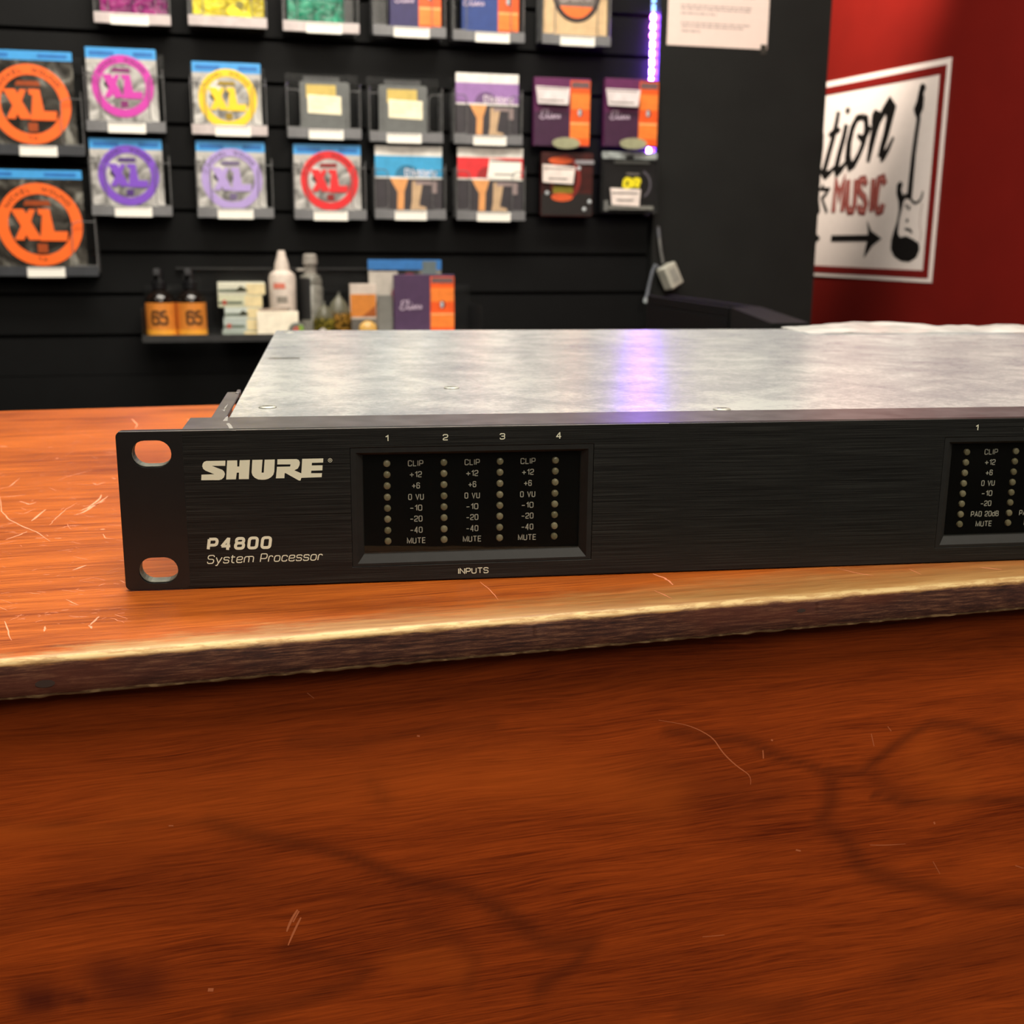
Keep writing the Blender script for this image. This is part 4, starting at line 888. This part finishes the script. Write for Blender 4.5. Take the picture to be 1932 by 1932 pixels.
t, W, Hh, uc, zb, L = packroot('string_case', (1134, 287, 1237, 402), 'black string pack with yellow letters in a clear plastic case', 'guitar strings', None)
w = W/2
MB().prism(rect(-w, 0, w, Hh, 3), 0, 8).build('card', smat('card_black', 20, 19, 20, rough=.4), t, bevel=.8)
MB().prism(rect(-w, Hh-13, w, Hh, 4), -4, 0, [ell(0, Hh-10, 11, 3, 16)]).build('clear_header', smat('header_clear_grey', 150, 156, 154, rough=.2, var=.5), t)
MB().box(-w*.55, w*.75, -3, 0, Hh-22, Hh-17).build('clear_lip', smat('lip_grey', 92, 92, 88, rough=.3), t)
fr = MB(); fr.prism(rect(-w-1, 0, w+1, Hh-14, 4), -12, -2, [rect(-w+1.5, 3, w-1.5, Hh-17, 3)]); fr.build('case_rim', m_acr, t)
a = L(1146, 388); b = L(1228, 396); MB().box(a[0], b[0], -13, -2, b[1], a[1]).build('case_foot', smat('foot_grey', 124, 124, 118, rough=.3), t)
mb = MB(); a = L(1173, 357); b = L(1208, 335); write(mb, 'DR', a[0], a[1], b[1]-a[1], 11, 6, 7.2, -.7, .12, fit=b[0]-a[0]); mb.build('lettering', smat('print_acid_yellow', 236, 220, 30), t)
mb = MB(); c = L(1205, 348); mb.ribbon(ell(c[0], c[1], 24, 26, 24, -60, 70), 4, -.6); mb.build('grey_arc', smat('arc_grey', 84, 80, 88), t)
a = L(1182, 326); b = L(1206, 331); MB().box(a[0], b[0], -.7, 0, b[1], a[1]).build('small_print', smat('small_print_grey', 96, 90, 84), t)
P = [L(*p) for p in ((1147, 355), (1204, 358), (1201, 390), (1150, 387))]
s = MB().prism(P, -15, -14).build('price_tag', smat('tag_white2', 240, 226, 218), t); mb = MB(); mb.box(P[0][0]+3, P[1][0]-5, -15.3, -15, P[0][1]-11, P[0][1]-8); mb.box(P[3][0]+9, P[2][0]-12, -15.3, -15, P[3][1]+8, P[3][1]+11); mb.build('print_line', m_ink, s)
MB().box(-14, -8, -14, 0, P[0][1]-9, P[0][1]-3).build('tag_clip', m_rail, s)
a = L(1137, 378); b = L(1145, 398); MB().prism(rect(a[0], b[1], b[0], a[1], 2), -9, -3).build('clear_hinge', smat('hinge_grey', 110, 110, 108, rough=.2), t)

# ================================================================== LOWER CLEAR SHELF AND WHAT STANDS ON IT
zS = wl(330, 636, 70)[1]
uA = wl(268, 600, 95)[0]; uB = wl(905, 600, 95)[0]
sh = thing('display_shelf', 'clear acrylic shelf tray low on the black slat wall', 'shelf', wp((uA+uB)/2, 0, zS-4), B)
w = (uB-uA)/2
MB().box(-w, w, -118, -2, 0, 3).build('tray_floor', m_acr, sh)
MB().box(-w, w, -121, -118, -1, 12).build('front_lip', mat('acrylic_lip', (.045, .045, .045), .2), sh)
MB().box(-w, w, -5, -2, 3, 95).build('back_plate', m_acr, sh)
MB().prism(rect(-w+60, 124, w-60, 127.5, 1), -9, -2).build('top_rail', mat('rail_dim', (.03, .03, .03), .3), sh)
MB().box(-w+70, w-70, -4, -2, 95, 124).build('hanger', m_acr, sh)
for s in (-1, 1): MB().box(min(s*w, s*(w-2.5)), max(s*w, s*(w-2.5)), -118, -2, 3, 60).build('side_wall', m_acr, sh)
def on_shelf(name, px, off, label, cat, group=None):
    u = wl(px, 600, off)[0]; return thing(name, label, cat, wp(u, off, zS-.8), B, group)
SH = lambda px, py, off: wl(px, py, off)
def mmw(pxw, off): return abs(wl(600+pxw, 600, off)[0]-wl(600, 600, off)[0])
# polish bottles
m_amber = smat('amber_oil_bottle', 20, 14, 10, rough=.15); m_olab = smat('orange_label', 214, 130, 48, rough=.5); m_cap = smat('black_cap', 18, 18, 20, rough=.35)
for px, sub in ((304, 'left'), (362, 'right')):
    off = 70; t = on_shelf('polish_bottle', px, off, '%s of two orange-labelled polish bottles marked 65 with black spray tops' % sub, 'bottle', 'orange-labelled polish bottles')
    R = mmw(53, off)/2
    MB().lathe([(R*.9, 0), (R, 2), (R, 66), (R*.93, 74), (R*.6, 82), (R*.42, 86), (R*.42, 90)], 0, 0, 28).build('bottle', m_amber, t, smooth=True)
    MB().lathe([(R+.4, 4), (R+.4, 64)], 0, 0, 32, cap=False).build('label', m_olab, t, smooth=True)
    MB().lathe([(R+.6, 4.2), (R+.6, 16)], 0, 0, 32, cap=False).build('label_foot', smat('label_yellow', 232, 160, 50), t, smooth=True)
    MB().lathe([(R*.5, 88), (R*.5, 100), (R*.34, 104), (R*.30, 118), (R*.22, 124)], 0, 0, 20).build('spray_cap', m_cap, t, smooth=True)
    MB().box(-R*.32, R*.12, -R*.7, R*.2, 112, 124, 1.5).build('nozzle', smat('nozzle_grey', 60, 60, 62, rough=.3), t)
    mb = MB(); write(mb, '65', -R*.62+(R*.25 if sub == 'right' else 0), 24, 27, 11, 4, 5, 0, fit=R*1.15)
    mb.v = [((R+.9)*math.sin(v[0]/R), -(R+.9)*math.cos(v[0]/R), v[2]) for v in mb.v]; mb.build('lettering', smat('label_number', 92, 56, 22), t)
# stack of small boxes: each one a box
off = 80; zb = 0
cols = [('lowest', (150, 160, 150), 12), ('second from the bottom', (176, 186, 180), 22), ('middle', (200, 208, 200), 21), ('second from the top', (206, 206, 176), 22), ('topmost', (214, 212, 192), 22)]
for i, (word, c, hh) in enumerate(cols):
    u = wl(456+(-3, 2, 4, -1, 2)[i], 600, off)[0]; t = thing('capo_box', 'small pale printed box, %s of the stack beside the white spray bottle' % word, 'box', wp(u, off, zS-.8+zb), B, 'stack of small pale boxes')
    w = mmw((66, 70, 68, 80, 86)[i], off)/2
    MB().box(-w, w, 0, 60, 0, hh-.4).build('carton', smat('box_pale_%d' % i, *c, rough=.5), t, bevel=.8)
    MB().box(-w+1, w*.1, -.4, 0, hh*.25, hh*.48).build('green_band', smat('box_band_green', 96, 108, 92), t)
    MB().box(w*.2, w-.5, -.4, 0, 1, hh-1.5).build('cream_face', smat('box_cream', 226, 208, 160), t)
    if i in (1, 3): MB().prism(ell(-w*.72, hh*.4, 4, 4.5, 14), -.8, 0).build('red_dot', smat('dot_red', 176, 72, 56), t)
    if i in (2, 4): MB().prism([(-w*.3, hh*.3), (w*.2, hh*.3), (w*.25, hh*.45), (-w*.05, hh*.75)], -.8, 0).build('picture_print', smat('picture_dark', 44, 46, 20), t)
    zb += hh
# white open box
off = 100; t = on_shelf('white_box', 524, off, 'plain white carton in front of the white spray bottle', 'box'); w = mmw(76, off)/2
MB().box(-w, w, 0, 9, 0, 48).build('carton', smat('carton_white', 246, 236, 214, rough=.6), t, bevel=.8)
MB().box(-w*.9, w*.5, 1, 8, 48, 53).build('open_flap', smat('flap_beige', 170, 150, 134), t, bevel=.6)
# round tin
off = 116; t = on_shelf('pick_tin', 559, off, 'small round grey tin with red and green print at the right of the white carton', 'tin'); r = 15
l = MB().lathe([(r, 0), (r, 12), (r*.85, 14), (.1, 14)], 0, 0, 24); l.v = [(v[0], 14-v[2]-14, v[1]+r) for v in l.v]; l.f = [tuple(reversed(f)) for f in l.f]
o = l.build('tin', smat('tin_grey', 110, 112, 104, rough=.35), t, smooth=True)
MB().prism(ell(0, r, 8, 8, 18), -14.6, -14).build('red_print', smat('tin_red', 190, 96, 82), t); MB().prism([(4, r-4), (12, r+2), (10, r+10), (3, r+10)], -14.9, -14.1).build('green_print', smat('tin_green', 128, 166, 60), t)
# white spray bottle and grey one behind
off = 60; t = on_shelf('spray_bottle', 535, off, 'tall white spray bottle with small red print behind the white carton', 'bottle'); R = mmw(50, off)/2; hz = SH(533, 472, off)[1]-zS
zsh = SH(533, 516, off)[1]-zS; m_w = smat('bottle_white', 214, 200, 188, rough=.4)
MB().lathe([(R*.92, 0), (R, 3), (R, zsh-8), (R*.92, zsh), (R*.6, zsh+6), (R*.5, zsh+8)], 0, 0, 28).build('bottle', m_w, t, smooth=True)
MB().lathe([(R*.56, zsh+6), (R*.52, zsh+18), (R*.34, zsh+32), (R*.30, hz-4), (R*.24, hz)], 0, 0, 20).build('spray_top', m_w, t, smooth=True)
def wrap(t, R, x0, x1, z0_, z1_, m, nm):
    n = 8; v = []; f = []
    for i in range(n+1):
        a = (x0+(x1-x0)*i/n)/R; v += [(R*math.sin(a), -R*math.cos(a), z0_), (R*math.sin(a), -R*math.cos(a), z1_)]
    for i in range(n): f.append((2*i, 2*i+2, 2*i+3, 2*i+1))
    return MB().add(v, f).build(nm, m, t)
wrap(t, R+.4, -R*.75, R*.15, zsh-26, zsh-16, smat('print_coral', 214, 120, 100), 'red_print'); wrap(t, R+.4, -R*.5, R*.3, zsh-52, zsh-40, smat('print_grey_soft', 140, 132, 122), 'grey_print'); wrap(t, R+.4, -R*.3, R*.5, zsh-72, zsh-60, smat('print_grey_soft', 140, 132, 122), 'grey_print')
off = 38; t = on_shelf('spray_bottle', 588, off, 'slimmer grey spray bottle with dark label behind the white spray bottle', 'bottle'); R = mmw(46, off)/2; hz = SH(580, 478, off)[1]-zS; zsh = SH(580, 515, off)[1]-zS
MB().lathe([(R*.9, 0), (R, 3), (R, zsh-26), (R*.9, zsh-22), (R*.95, zsh-14), (R*.8, zsh-4), (R*.45, zsh)], 0, 0, 26).build('bottle', smat('bottle_greyclear', 118, 116, 108, rough=.25, var=.3), t, smooth=True)
wrap(t, R+.5, -R*1.4, -R*.1, 30, zsh-8, smat('label_black', 26, 26, 26), 'label')
MB().lathe([(R*.5, zsh-1), (R*.5, zsh+14), (R*.62, zsh+18), (R*.56, hz-3), (R*.4, hz)], 0, 0, 18).build('spray_head', smat('head_grey', 150, 144, 136, rough=.4), t, smooth=True)
MB().box(-R*1.1, -R*.3, -5, 5, zsh+4, zsh+9, 1).build('trigger', smat('head_grey', 150, 144, 136, rough=.4), t)
# little bags of yellow pieces
for px, wpx, hh, lab, c1_, c2_, off in ((612, 40, 58, 'small clear bag of yellow-green pieces next to the grey spray bottle', srgb(60, 56, 16), srgb(150, 132, 50), 70), (640, 46, 74, 'clear pointed bag of amber pieces left of the orange and white carton', srgb(60, 44, 10), srgb(176, 128, 50), 62)):
    t = on_shelf('parts_bag', px, off, lab, 'bag'); w = mmw(wpx, off)/2
    prof2 = [(w*.8, 0), (w, 10), (w*1.0, hh*.45), (w*.92, hh*.62), (w*.62, hh*.84), (w*.15, hh)]
    l = MB().lathe(prof2, 0, 0, 20); l.v = [(v[0]*(1+.12*noise.noise(Vector(v)*.09)), v[1]*.4*(1+.25*noise.noise(Vector(v)*.12)), v[2]) for v in l.v]
    m = bpy.data.materials.new('bag_fill'); m.use_nodes = True; n_ = NT(m); p = principled(m); vo = n_.new('ShaderNodeTexVoronoi'); vo.inputs['Scale'].default_value = 160; n_.put(vo.inputs['Vector'], n_.coord())
    Xc, Yc, Zc = n_.xyz(n_.coord()); f = n_.rng(Zc, hh*.0005, hh*.00066, 0, 1)
    n_.put(p.inputs['Base Color'], n_.mix(f, n_.ramp(vo.outputs['Distance'], [(.1, c2_), (.6, c1_)]), srgb(92, 90, 74))); p.inputs['Roughness'].default_value = .25
    l.build('filled_bag', m, t, smooth=True)
    MB().box(-w*.1, w*.1, -1, 1, hh, hh+7).build('bag_tip', smat('bag_clear_tip', 100, 100, 92, rough=.2), t)
off = 96; t = on_shelf('folded_paper', 614, off, 'small folded white paper slip in front of the yellow bags', 'paper'); MB().prism([(-14, 0), (16, 0), (-4, 17), (-11, 13)], 0, 5).build('slip', smat('slip_white', 196, 190, 184), t)
# orange and white carton, glove of amber slides, backing pack, purple box
off = 58; t = on_shelf('reed_carton', 686, off, 'white carton with orange print left of the purple box', 'box'); w = mmw(50, off)/2; hh = SH(686, 535, off)[1]-zS
MB().box(-w, w, 0, 16, 0, hh).build('carton', smat('carton_offwhite', 204, 190, 178, rough=.5), t, bevel=.7)
MB().box(-w+1, w-1, -.5, 0, hh*.36, hh*.80).build('orange_print', smat('carton_orange', 206, 126, 48), t)
MB().prism([(w-1.5, hh*.37), (w-1.5, hh*.58), (-w*.1, hh*.37)], -.8, -.5).build('brown_print', smat('carton_brown', 150, 78, 26), t)
MB().box(-w+1, w-1, -.5, 0, 2, hh*.32).build('dark_print', smat('carton_dark', 92, 88, 82), t)  # darker print on the lower part of the face
off = 84; t = on_shelf('slide_pouch', 694, off, 'round amber pouch at the foot of the orange and white carton', 'pouch'); 
l = MB().lathe([(3, 0), (14, 1.5), (17, 10), (15.5, 20), (8, 27), (.5, 29)], 0, 0, 20); l.v = [(v[0]*1.05, v[1]*.6, v[2]) for v in l.v]; l.build('pouch', smat('pouch_amber', 206, 162, 86, rough=.3), t, smooth=True)
MB().box(-7, 3, -10.5, -9, 2, 8, .4).build('bright_seal', smat('seal_bright', 250, 246, 226, rough=.15), t)
off = 34; t = on_shelf('string_pack', 765, off, 'blue-headed string pack standing at the back behind the purple box', 'guitar strings'); w = mmw(140, off)/2; hh = SH(765, 489, off)[1]-zS
MB().prism(rect(-w, 0, w, hh, 1), 0, 4).build('pouch', m_darkpouch, t, bevel=.6)
MB().box(-w, w, -.5, 0, hh*.865, hh).build('header', smat('header_blue_dim', 48, 112, 178), t)
MB().box(w*.48, w*.86, -.9, 0, hh*.80, hh*.98).build('barcode', smat('barcode_grey', 96, 108, 110), t)
MB().box(-w+1, -w*.2, -.6, 0, hh*.10, hh*.84).build('pale_panel', smat('panel_pale', 186, 178, 168), t)
MB().box(-w*.88, -w*.3, -.9, -.5, hh*.36, hh*.44).build('dark_print', smat('panel_dark', 66, 62, 54), t)  # dark printed bar across the pale panel
MB().prism(ell(w*.12, hh*.42, w*.52, hh*.40, 32), -.9, 0, [ell(w*.12, hh*.42, w*.38, hh*.29, 32)]).build('ring', smat('ring_crimson', 150, 28, 58), t)
t = elix((744, 518, 857, 640), 'purple string box with orange side strip standing on the low shelf', smat('carton_plum', 74, 50, 82, rough=.5), None, None, zS-.8, off=64, logo=(.09, .42, .115), stripw=.40)
off = 50; 
t = on_shelf('grey_card_box', 727, off, 'small grey card box left of the standing purple box', 'box'); w = mmw(30, off)/2; MB().box(-w, w, 0, 4, 0, SH(727, 556, off)[1]-zS).build('carton', smat('card_grey2', 118, 116, 110, rough=.5), t, bevel=.5)

# ================================================================== LIGHT STRIP, ADAPTER, PAPER, POSTER, CABINET
uL, zT = wl(1231, -60, 4); _, zB = wl(1228, 295, 4)
strip = thing('light_strip', 'glowing blue-violet light strip running down beside the dark partition', 'light', wp(wl(1229, 150, 4)[0], 0, 0), B)
u0 = wl(1229, 150, 4)[0]
MB().box(-4.5, 4.5, -2.2, -.6, wl(1229, 408, 4)[1], 900).build('backing_tape', smat('tape_white', 190, 190, 200, rough=.3), strip)
def emis(name, col, st):
    m = bpy.data.materials.new(name); m.use_nodes = True; n_ = NT(m); p = principled(m); p.inputs['Base Color'].default_value = (.6, .6, .7, 1)
    f = n_.rng(n_.noise(n_.coord(), 400, 2), .3, .7, .85, 1.15); p.inputs['Emission Color'].default_value = (*col, 1); n_.put(p.inputs['Emission Strength'], n_.m('MULTIPLY', f, st)); return m
m_em = emis('led_violet', (.26, .07, 1.0), 420); m_em2 = emis('led_pink', (1.0, .10, .75), 60); m_em3 = emis('led_sky', (.10, .42, 1.0), 6)
z = 880; i = 0; bead = None; zcut = wl(1229, 156, 4)[1]; zlow0 = wl(1229, 272, 4)[1]; zlow1 = wl(1229, 296, 4)[1]; zsky = wl(1229, 26, 4)[1]
while z > zlow1:
    if z > zcut-300 and (z > zcut-4 or zlow1 < z < zlow0+4 or True):
        lit = m_em if z < zsky else m_em3
        if bead is None:
            bead = {}
        key = lit.name
        if key not in bead:
            o = MB().box(-3.6, 3.6, -4.6, -2.2, -5.0, 5.0, 1.0).build('led', lit, strip); bead[key] = o.data
        else: o = bpy.data.objects.new('led', bead[key]); COL.objects.link(o); o.parent = strip
        o.location = (0, 0, z*MM)
        if z < zsky and z > zsky-45:
            q = MB().box(-5.4, -3.6, -4.4, -2.2, -2.5, 2.5, .4).build('led', m_em2, strip); q.location = (0, 0, z*MM)
    z -= 16.7; i += 1
MB().prism(rect(-6, zlow1-4, 6, 900, 2), -7.5, -6.3).build('silicone_sleeve', clear('silicone', (.9, .9, .95), .14, .3, .5), strip)
# plug and wires down to the adapter
u1, z1 = wl(1240, 408, 10); 
pl = MB().box(-5, 5, -14, -4, z1-9, z1+5, 1).build('connector', smat('connector_white', 190, 190, 186, rough=.4), strip); pl.location = ((u1-u0)*MM, 0, 0)
MB().box(-16, -7, -10, -4, z1-4, z1+3, 1).build('red_connector', smat('connector_red', 170, 80, 66, rough=.4), strip).location = ((u1-u0)*MM, 0, 0)
def WP(px, py, off): u, z = wl(px, py, off); return (u, -off, z)
ad = thing('power_adapter', 'white power adapter box hanging tilted from its cable in front of the dark partition', 'adapter', wp(0, 0, 0), B)
OA = 46
m_cab = smat('cable_grey', 104, 104, 102, rough=.5); m_cabw = smat('adapter_white', 178, 176, 164, rough=.45)
cpts = [WP(1241, 418, 14), WP(1242, 430, 30), WP(1244, 450, 44), WP(1247, 475, OA), WP(1251, 497, OA)]
MB().tube(cpts, 3.0, 8).build('cable', m_cab, ad, smooth=True); MB().tube([cpts[1], cpts[2]], 4.2, 10).build('strain_relief', smat('relief_dark', 50, 50, 56), ad, smooth=True)
cpts = [WP(1243, 505, OA), WP(1236, 500, OA), WP(1231, 512, OA), WP(1226, 532, OA-4), WP(1221, 556, OA-6), WP(1219, 566, OA-6)]
cpts = [(a, b, c) for a, b, c in cpts]
MB().tube(cpts, [3, 3, 3, 3, 3.4, 4], 8).build('cable', smat('cable_bluegrey', 112, 116, 124, rough=.4), ad, smooth=True)
MB().tube([WP(1219, 562, OA-6), WP(1218, 571, OA-6)], 5, 10).build('plug', smat('plug_pale', 150, 156, 158, rough=.4), ad, smooth=True)
c = WP(1264, 521, OA+4); bm_ = MB().box(-18, 18, -13, 13, -24, 24, 2.5)
xf = Matrix.Translation((c[0]*MM, c[1]*MM, c[2]*MM)) @ Matrix.Rotation(math.radians(-26), 4, 'Y') @ Matrix.Rotation(math.radians(24), 4, 'Z')
ab = bm_.build('adapter_body', m_cabw, ad, xf=xf, bevel=1.2)
MB().prism(rect(-9, -14, 9, 14, 2), -13.6, -13).build('rating_label', smat('rating_grey', 148, 148, 140), ab)
# printed notice
a = wl(1258, 86, 31); b = wl(1447, 92, 31); uc_ = (a[0]+b[0])/2; w = (b[0]-a[0])/2; hz = 279
pn = thing('paper_notice', 'white printed paper notice taped to the dark partition', 'paper', wp(uc_, 31, (a[1]+b[1])/2), B)
v = MB(); n = 10
sheet = MB().prism(rect(-w, 0, w, hz), 0, .5).build('sheet', smat('notice_paper', 236, 214, 204, rough=.7, var=.02), pn)
mb = MB(); Lp = lambda px, py: (wl(px, py, 31)[0]-uc_, wl(px, py, 31)[1]-(a[1]+b[1])/2)
for x0, y0, x1 in ((1285, 11, 1418), (1285, 17, 1416), (1285, 25, 1352), (1285, 44, 1415), (1286, 50, 1402), (1286, 58, 1322)):
    p = Lp(x0, y0); q = Lp(x1, y0+(x1-x0)*.03); x = p[0]
    while x < q[0]:
        ln = random.uniform(5, 16); mb.box(x, min(x+ln, q[0]), -.15, 0, (p[1]+q[1])/2-1.3, (p[1]+q[1])/2+1.3); x += ln+2.2
for r in range(14):
    zq = 92+r*9+(9 if r > 6 else 0); x = -w*.72
    while x < w*.7: ln = random.uniform(5, 16); mb.box(x, min(x+ln, w*.72), -.15, 0, zq, zq+2.4); x += ln+2.2
mb.build('printed_text', smat('notice_ink', 168, 150, 146), pn)
tp = wl(1440, 90, 31); MB().box(tp[0]-uc_-6, tp[0]-uc_+7, -.35, -.1, -9, 9).build('tape', smat('tape_dull', 58, 56, 52, rough=.25), pn)

# poster on the red wall (local x runs along the wall away from the camera, so mirror through pixels)
PV, PZ = 1926, -2.6
po = bpy.data.objects.new('music_poster', None); COL.objects.link(po)
po.matrix_world = Matrix.Translation((RD*PV+RN*(R0+3)+Vector((0, 0, PZ)))*MM) @ Mx
tag(po, 'white red-framed poster with black guitar, arrow and MUSIC on the red wall', 'poster')
def S2(l, off=5):
    out = []
    for x, y in l:
        h = hit(1500+x*.2484, 80+y*.2484, RN, R0+off); out.append((PV-h.dot(RD), h.z-PZ))
    return out
X1 = 640; m_pw = smat('poster_white', 244, 232, 226, rough=.4, var=.02); m_pr = smat('poster_red', 122, 22, 18, rough=.45, var=.05); m_pk = smat('poster_black', 18, 16, 15, rough=.45)
MB().prism(rect(-X1, 0, 0, 487), 1.0, 2.6).build('sheet', m_pw, po)
MB().prism(rect(-X1+12, 9, -12, 474), .4, 1.0, [rect(-X1+33, 27, -33, 455)]).build('red_frame', m_pr, po)
YS = .3
def fl(mb): return mb
def poly(mb, l, y=YS):
    P = S2(l); y -= .02*(mb.__dict__.setdefault('lay', 0) % 20); mb.lay += 1; mb.prism(P, y, y+.4)
mb = MB()
def stroke(l, w, y=YS):     # widths in crop pixels -> mm (0.45 mm per px of width at that distance)
    P = S2(l); k = 1.02
    ww = [x*k for x in w] if isinstance(w, list) else w*k
    # vertical extent in mm per crop px
    y -= .02*(mb.__dict__.setdefault('lay', 0) % 20); mb.lay += 1; mb.ribbon(P, ww, y)
stroke([(325, 525), (312, 600), (285, 720), (252, 840), (222, 950), (212, 985), (225, 1010), (255, 990), (300, 940)], [16, 18, 20, 20, 20, 22, 20, 14, 8])
stroke([(250, 702), (290, 682), (338, 658)], [8, 18, 10]); stroke([(205, 690), (200, 800), (188, 900), (178, 960), (195, 985)], 12)
stroke([(385, 622), (365, 720), (330, 850), (308, 950), (315, 985), (345, 960), (385, 905)], [18, 20, 20, 22, 22, 16, 10])
poly(mb, [(378, 515), (384, 498), (398, 492), (410, 500), (412, 522), (400, 540), (384, 536)][::-1])
stroke([(510, 560), (465, 575), (430, 650), (405, 760), (395, 870), (412, 940), (440, 925), (480, 850), (515, 760), (538, 660), (535, 580), (510, 560)], [14, 16, 20, 22, 24, 22, 18, 16, 18, 20, 18, 14])
stroke([(470, 700), (500, 730), (540, 690), (570, 640)], [8, 14, 16, 10])
stroke([(590, 525), (620, 570), (600, 660), (575, 770), (548, 905)], [14, 40, 26, 22, 14]); stroke([(575, 720), (620, 620), (670, 520), (705, 478), (725, 510), (712, 580), (685, 700), (655, 800), (643, 870)], [10, 14, 20, 34, 34, 26, 22, 20, 22])
stroke([(643, 870), (665, 865), (700, 810), (742, 718)], [26, 18, 14, 8])
stroke([(212, 1082), (192, 1110), (250, 1115), (230, 1150), (200, 1180), (215, 1230), (238, 1290)], 9); stroke([(170, 1190), (178, 1280), (160, 1300)], 8)
mb.ribbon([S2([(268, 1488)])[0], S2([(570, 1486)])[0]], 15.5, YS); poly(mb, [(540, 1350), (572, 1430), (652, 1490), (580, 1545), (515, 1640), (528, 1560), (548, 1488), (548, 1430)][::-1])
poly(mb, [(130, 1432), (145, 1440), (186, 1485), (140, 1530), (128, 1538)][::-1])
# guitar
poly(mb, [(795, 1052), (812, 1075), (800, 1120), (818, 1170), (838, 1180), (818, 1210), (800, 1290), (785, 1350), (775, 1450), (790, 1480), (840, 1470), (900, 1500), (935, 1530), (938, 1580), (915, 1635), (860, 1668), (800, 1662), (745, 1625), (720, 1570), (725, 1500), (745, 1430), (768, 1360), (782, 1280), (780, 1210), (765, 1150), (768, 1080)])
stroke([(935, 570), (915, 700), (895, 850), (878, 1020), (862, 1190)], [13, 14, 15, 17, 18]); 
poly(mb, [(905, 545), (895, 505), (920, 440), (932, 380), (945, 325), (965, 308), (985, 325), (988, 350), (970, 385), (975, 420), (968, 500), (948, 545), (942, 590), (925, 590)])
stroke([(820, 1160), (870, 1170), (880, 1200), (905, 1222), (940, 1205), (958, 1170), (965, 1130)], [8, 8, 7, 6, 6, 6, 5]); stroke([(830, 1415), (870, 1425), (880, 1450)], 6)
stroke([(845, 1340), (848, 1365)], 8); stroke([(862, 1240), (858, 1275)], 7); stroke([(840, 1225), (836, 1260)], 6)
mb.build('black_print', m_pk, po)
mb = MB(); stroke([(900, 1522), (880, 1550), (890, 1590), (920, 1590), (935, 1560), (925, 1525), (900, 1522)], 6, YS-.2); stroke([(812, 1500), (850, 1530), (895, 1510)], 5, YS-.2); mb.build('grey_print', smat('poster_grey', 120, 110, 104), po)
mb = MB(); stroke([(960, 1222), (945, 1300), (940, 1380), (950, 1460), (938, 1520)], 3); mb.build('outline_print', smat('poster_faint', 190, 170, 164), po)
def music(w, y):
    stroke([(285, 1290), (305, 1050), (330, 1170), (368, 1045), (352, 1285)], w, y); stroke([(400, 1042), (388, 1230), (402, 1280), (430, 1278), (447, 1225), (458, 1040)], w, y)
    stroke([(535, 1085), (520, 1038), (492, 1045), (478, 1100), (492, 1145), (520, 1175), (532, 1225), (515, 1282), (488, 1278), (474, 1235)], w, y)
    stroke([(590, 1035), (572, 1285)], w, y); stroke([(678, 1080), (662, 1028), (632, 1040), (618, 1130), (605, 1230), (622, 1285), (650, 1275), (662, 1225)], w, y)
mb = MB(); music(18, YS); mb.build('red_lettering', smat('poster_deep_red', 128, 34, 26), po)
mb = MB(); music(5, YS-.25); mb.build('inline_print', smat('poster_pink', 196, 128, 120), po)

# black cabinet seen over the back of the rack unit
zc = 5
pA = hit(1275, 557, (0, 0, 1), zc); pB = hit(1437, 579, (0, 0, 1), zc); pC = hit(1527, 609, (0, 0, 1), zc)
ax = (pB-pA).normalized(); ay = Vector((ax.y, -ax.x, 0))     # ax runs towards the viewer
length = (pB-pA).length
cab = thing('drawer_cabinet', 'low black cabinet with a dark recessed slot in front of the partition', 'cabinet', ((pA+pB)/2+Vector((0, 0, FLOOR-zc)))*MM, math.atan2(ax.y, ax.x))
m_cb = smat('cabinet_black', 10, 10, 12, rough=.65, spec=.2); hl = length/2; tp_ = zc-FLOOR
# local +y points right (towards the partition); the cabinet lies on the left of the sighted edge
MB().box(-hl, hl, -48, 0, 0, tp_-14).build('body', m_cb, cab, bevel=1.5)
MB().box(-hl, hl, -14, 0, tp_-14, tp_).build('rear_rim', m_cb, cab, bevel=1)
MB().box(-hl, hl, -48, -40, tp_-14, tp_).build('front_rim', m_cb, cab, bevel=1)
MB().box(-hl, hl, -40, -14, tp_-14, tp_-12).build('slot_floor', mat('cabinet_recess', (.003, .003, .004), .5), cab)
iv = cab.matrix_basis.copy(); iv = (Matrix.Translation(cab.location) @ Matrix.Rotation(cab.rotation_euler.z, 4, 'Z')).inverted()
lb, lc = [iv @ (q*MM) for q in (pB, pC)]; lb, lc = lb/MM, lc/MM
V = [(x, y, z) for z in (0, tp_) for x, y in ((lb.x, lb.y), (lc.x, lc.y), (lc.x, lc.y-45), (lb.x, lb.y-45))]
MB().add(V, [(0, 1, 2, 3), (7, 6, 5, 4), (0, 4, 5, 1), (1, 5, 6, 2), (2, 6, 7, 3), (3, 7, 4, 0)]).build('side_panel', smat('cabinet_panel', 18, 19, 18, rough=.65, spec=.2), cab)
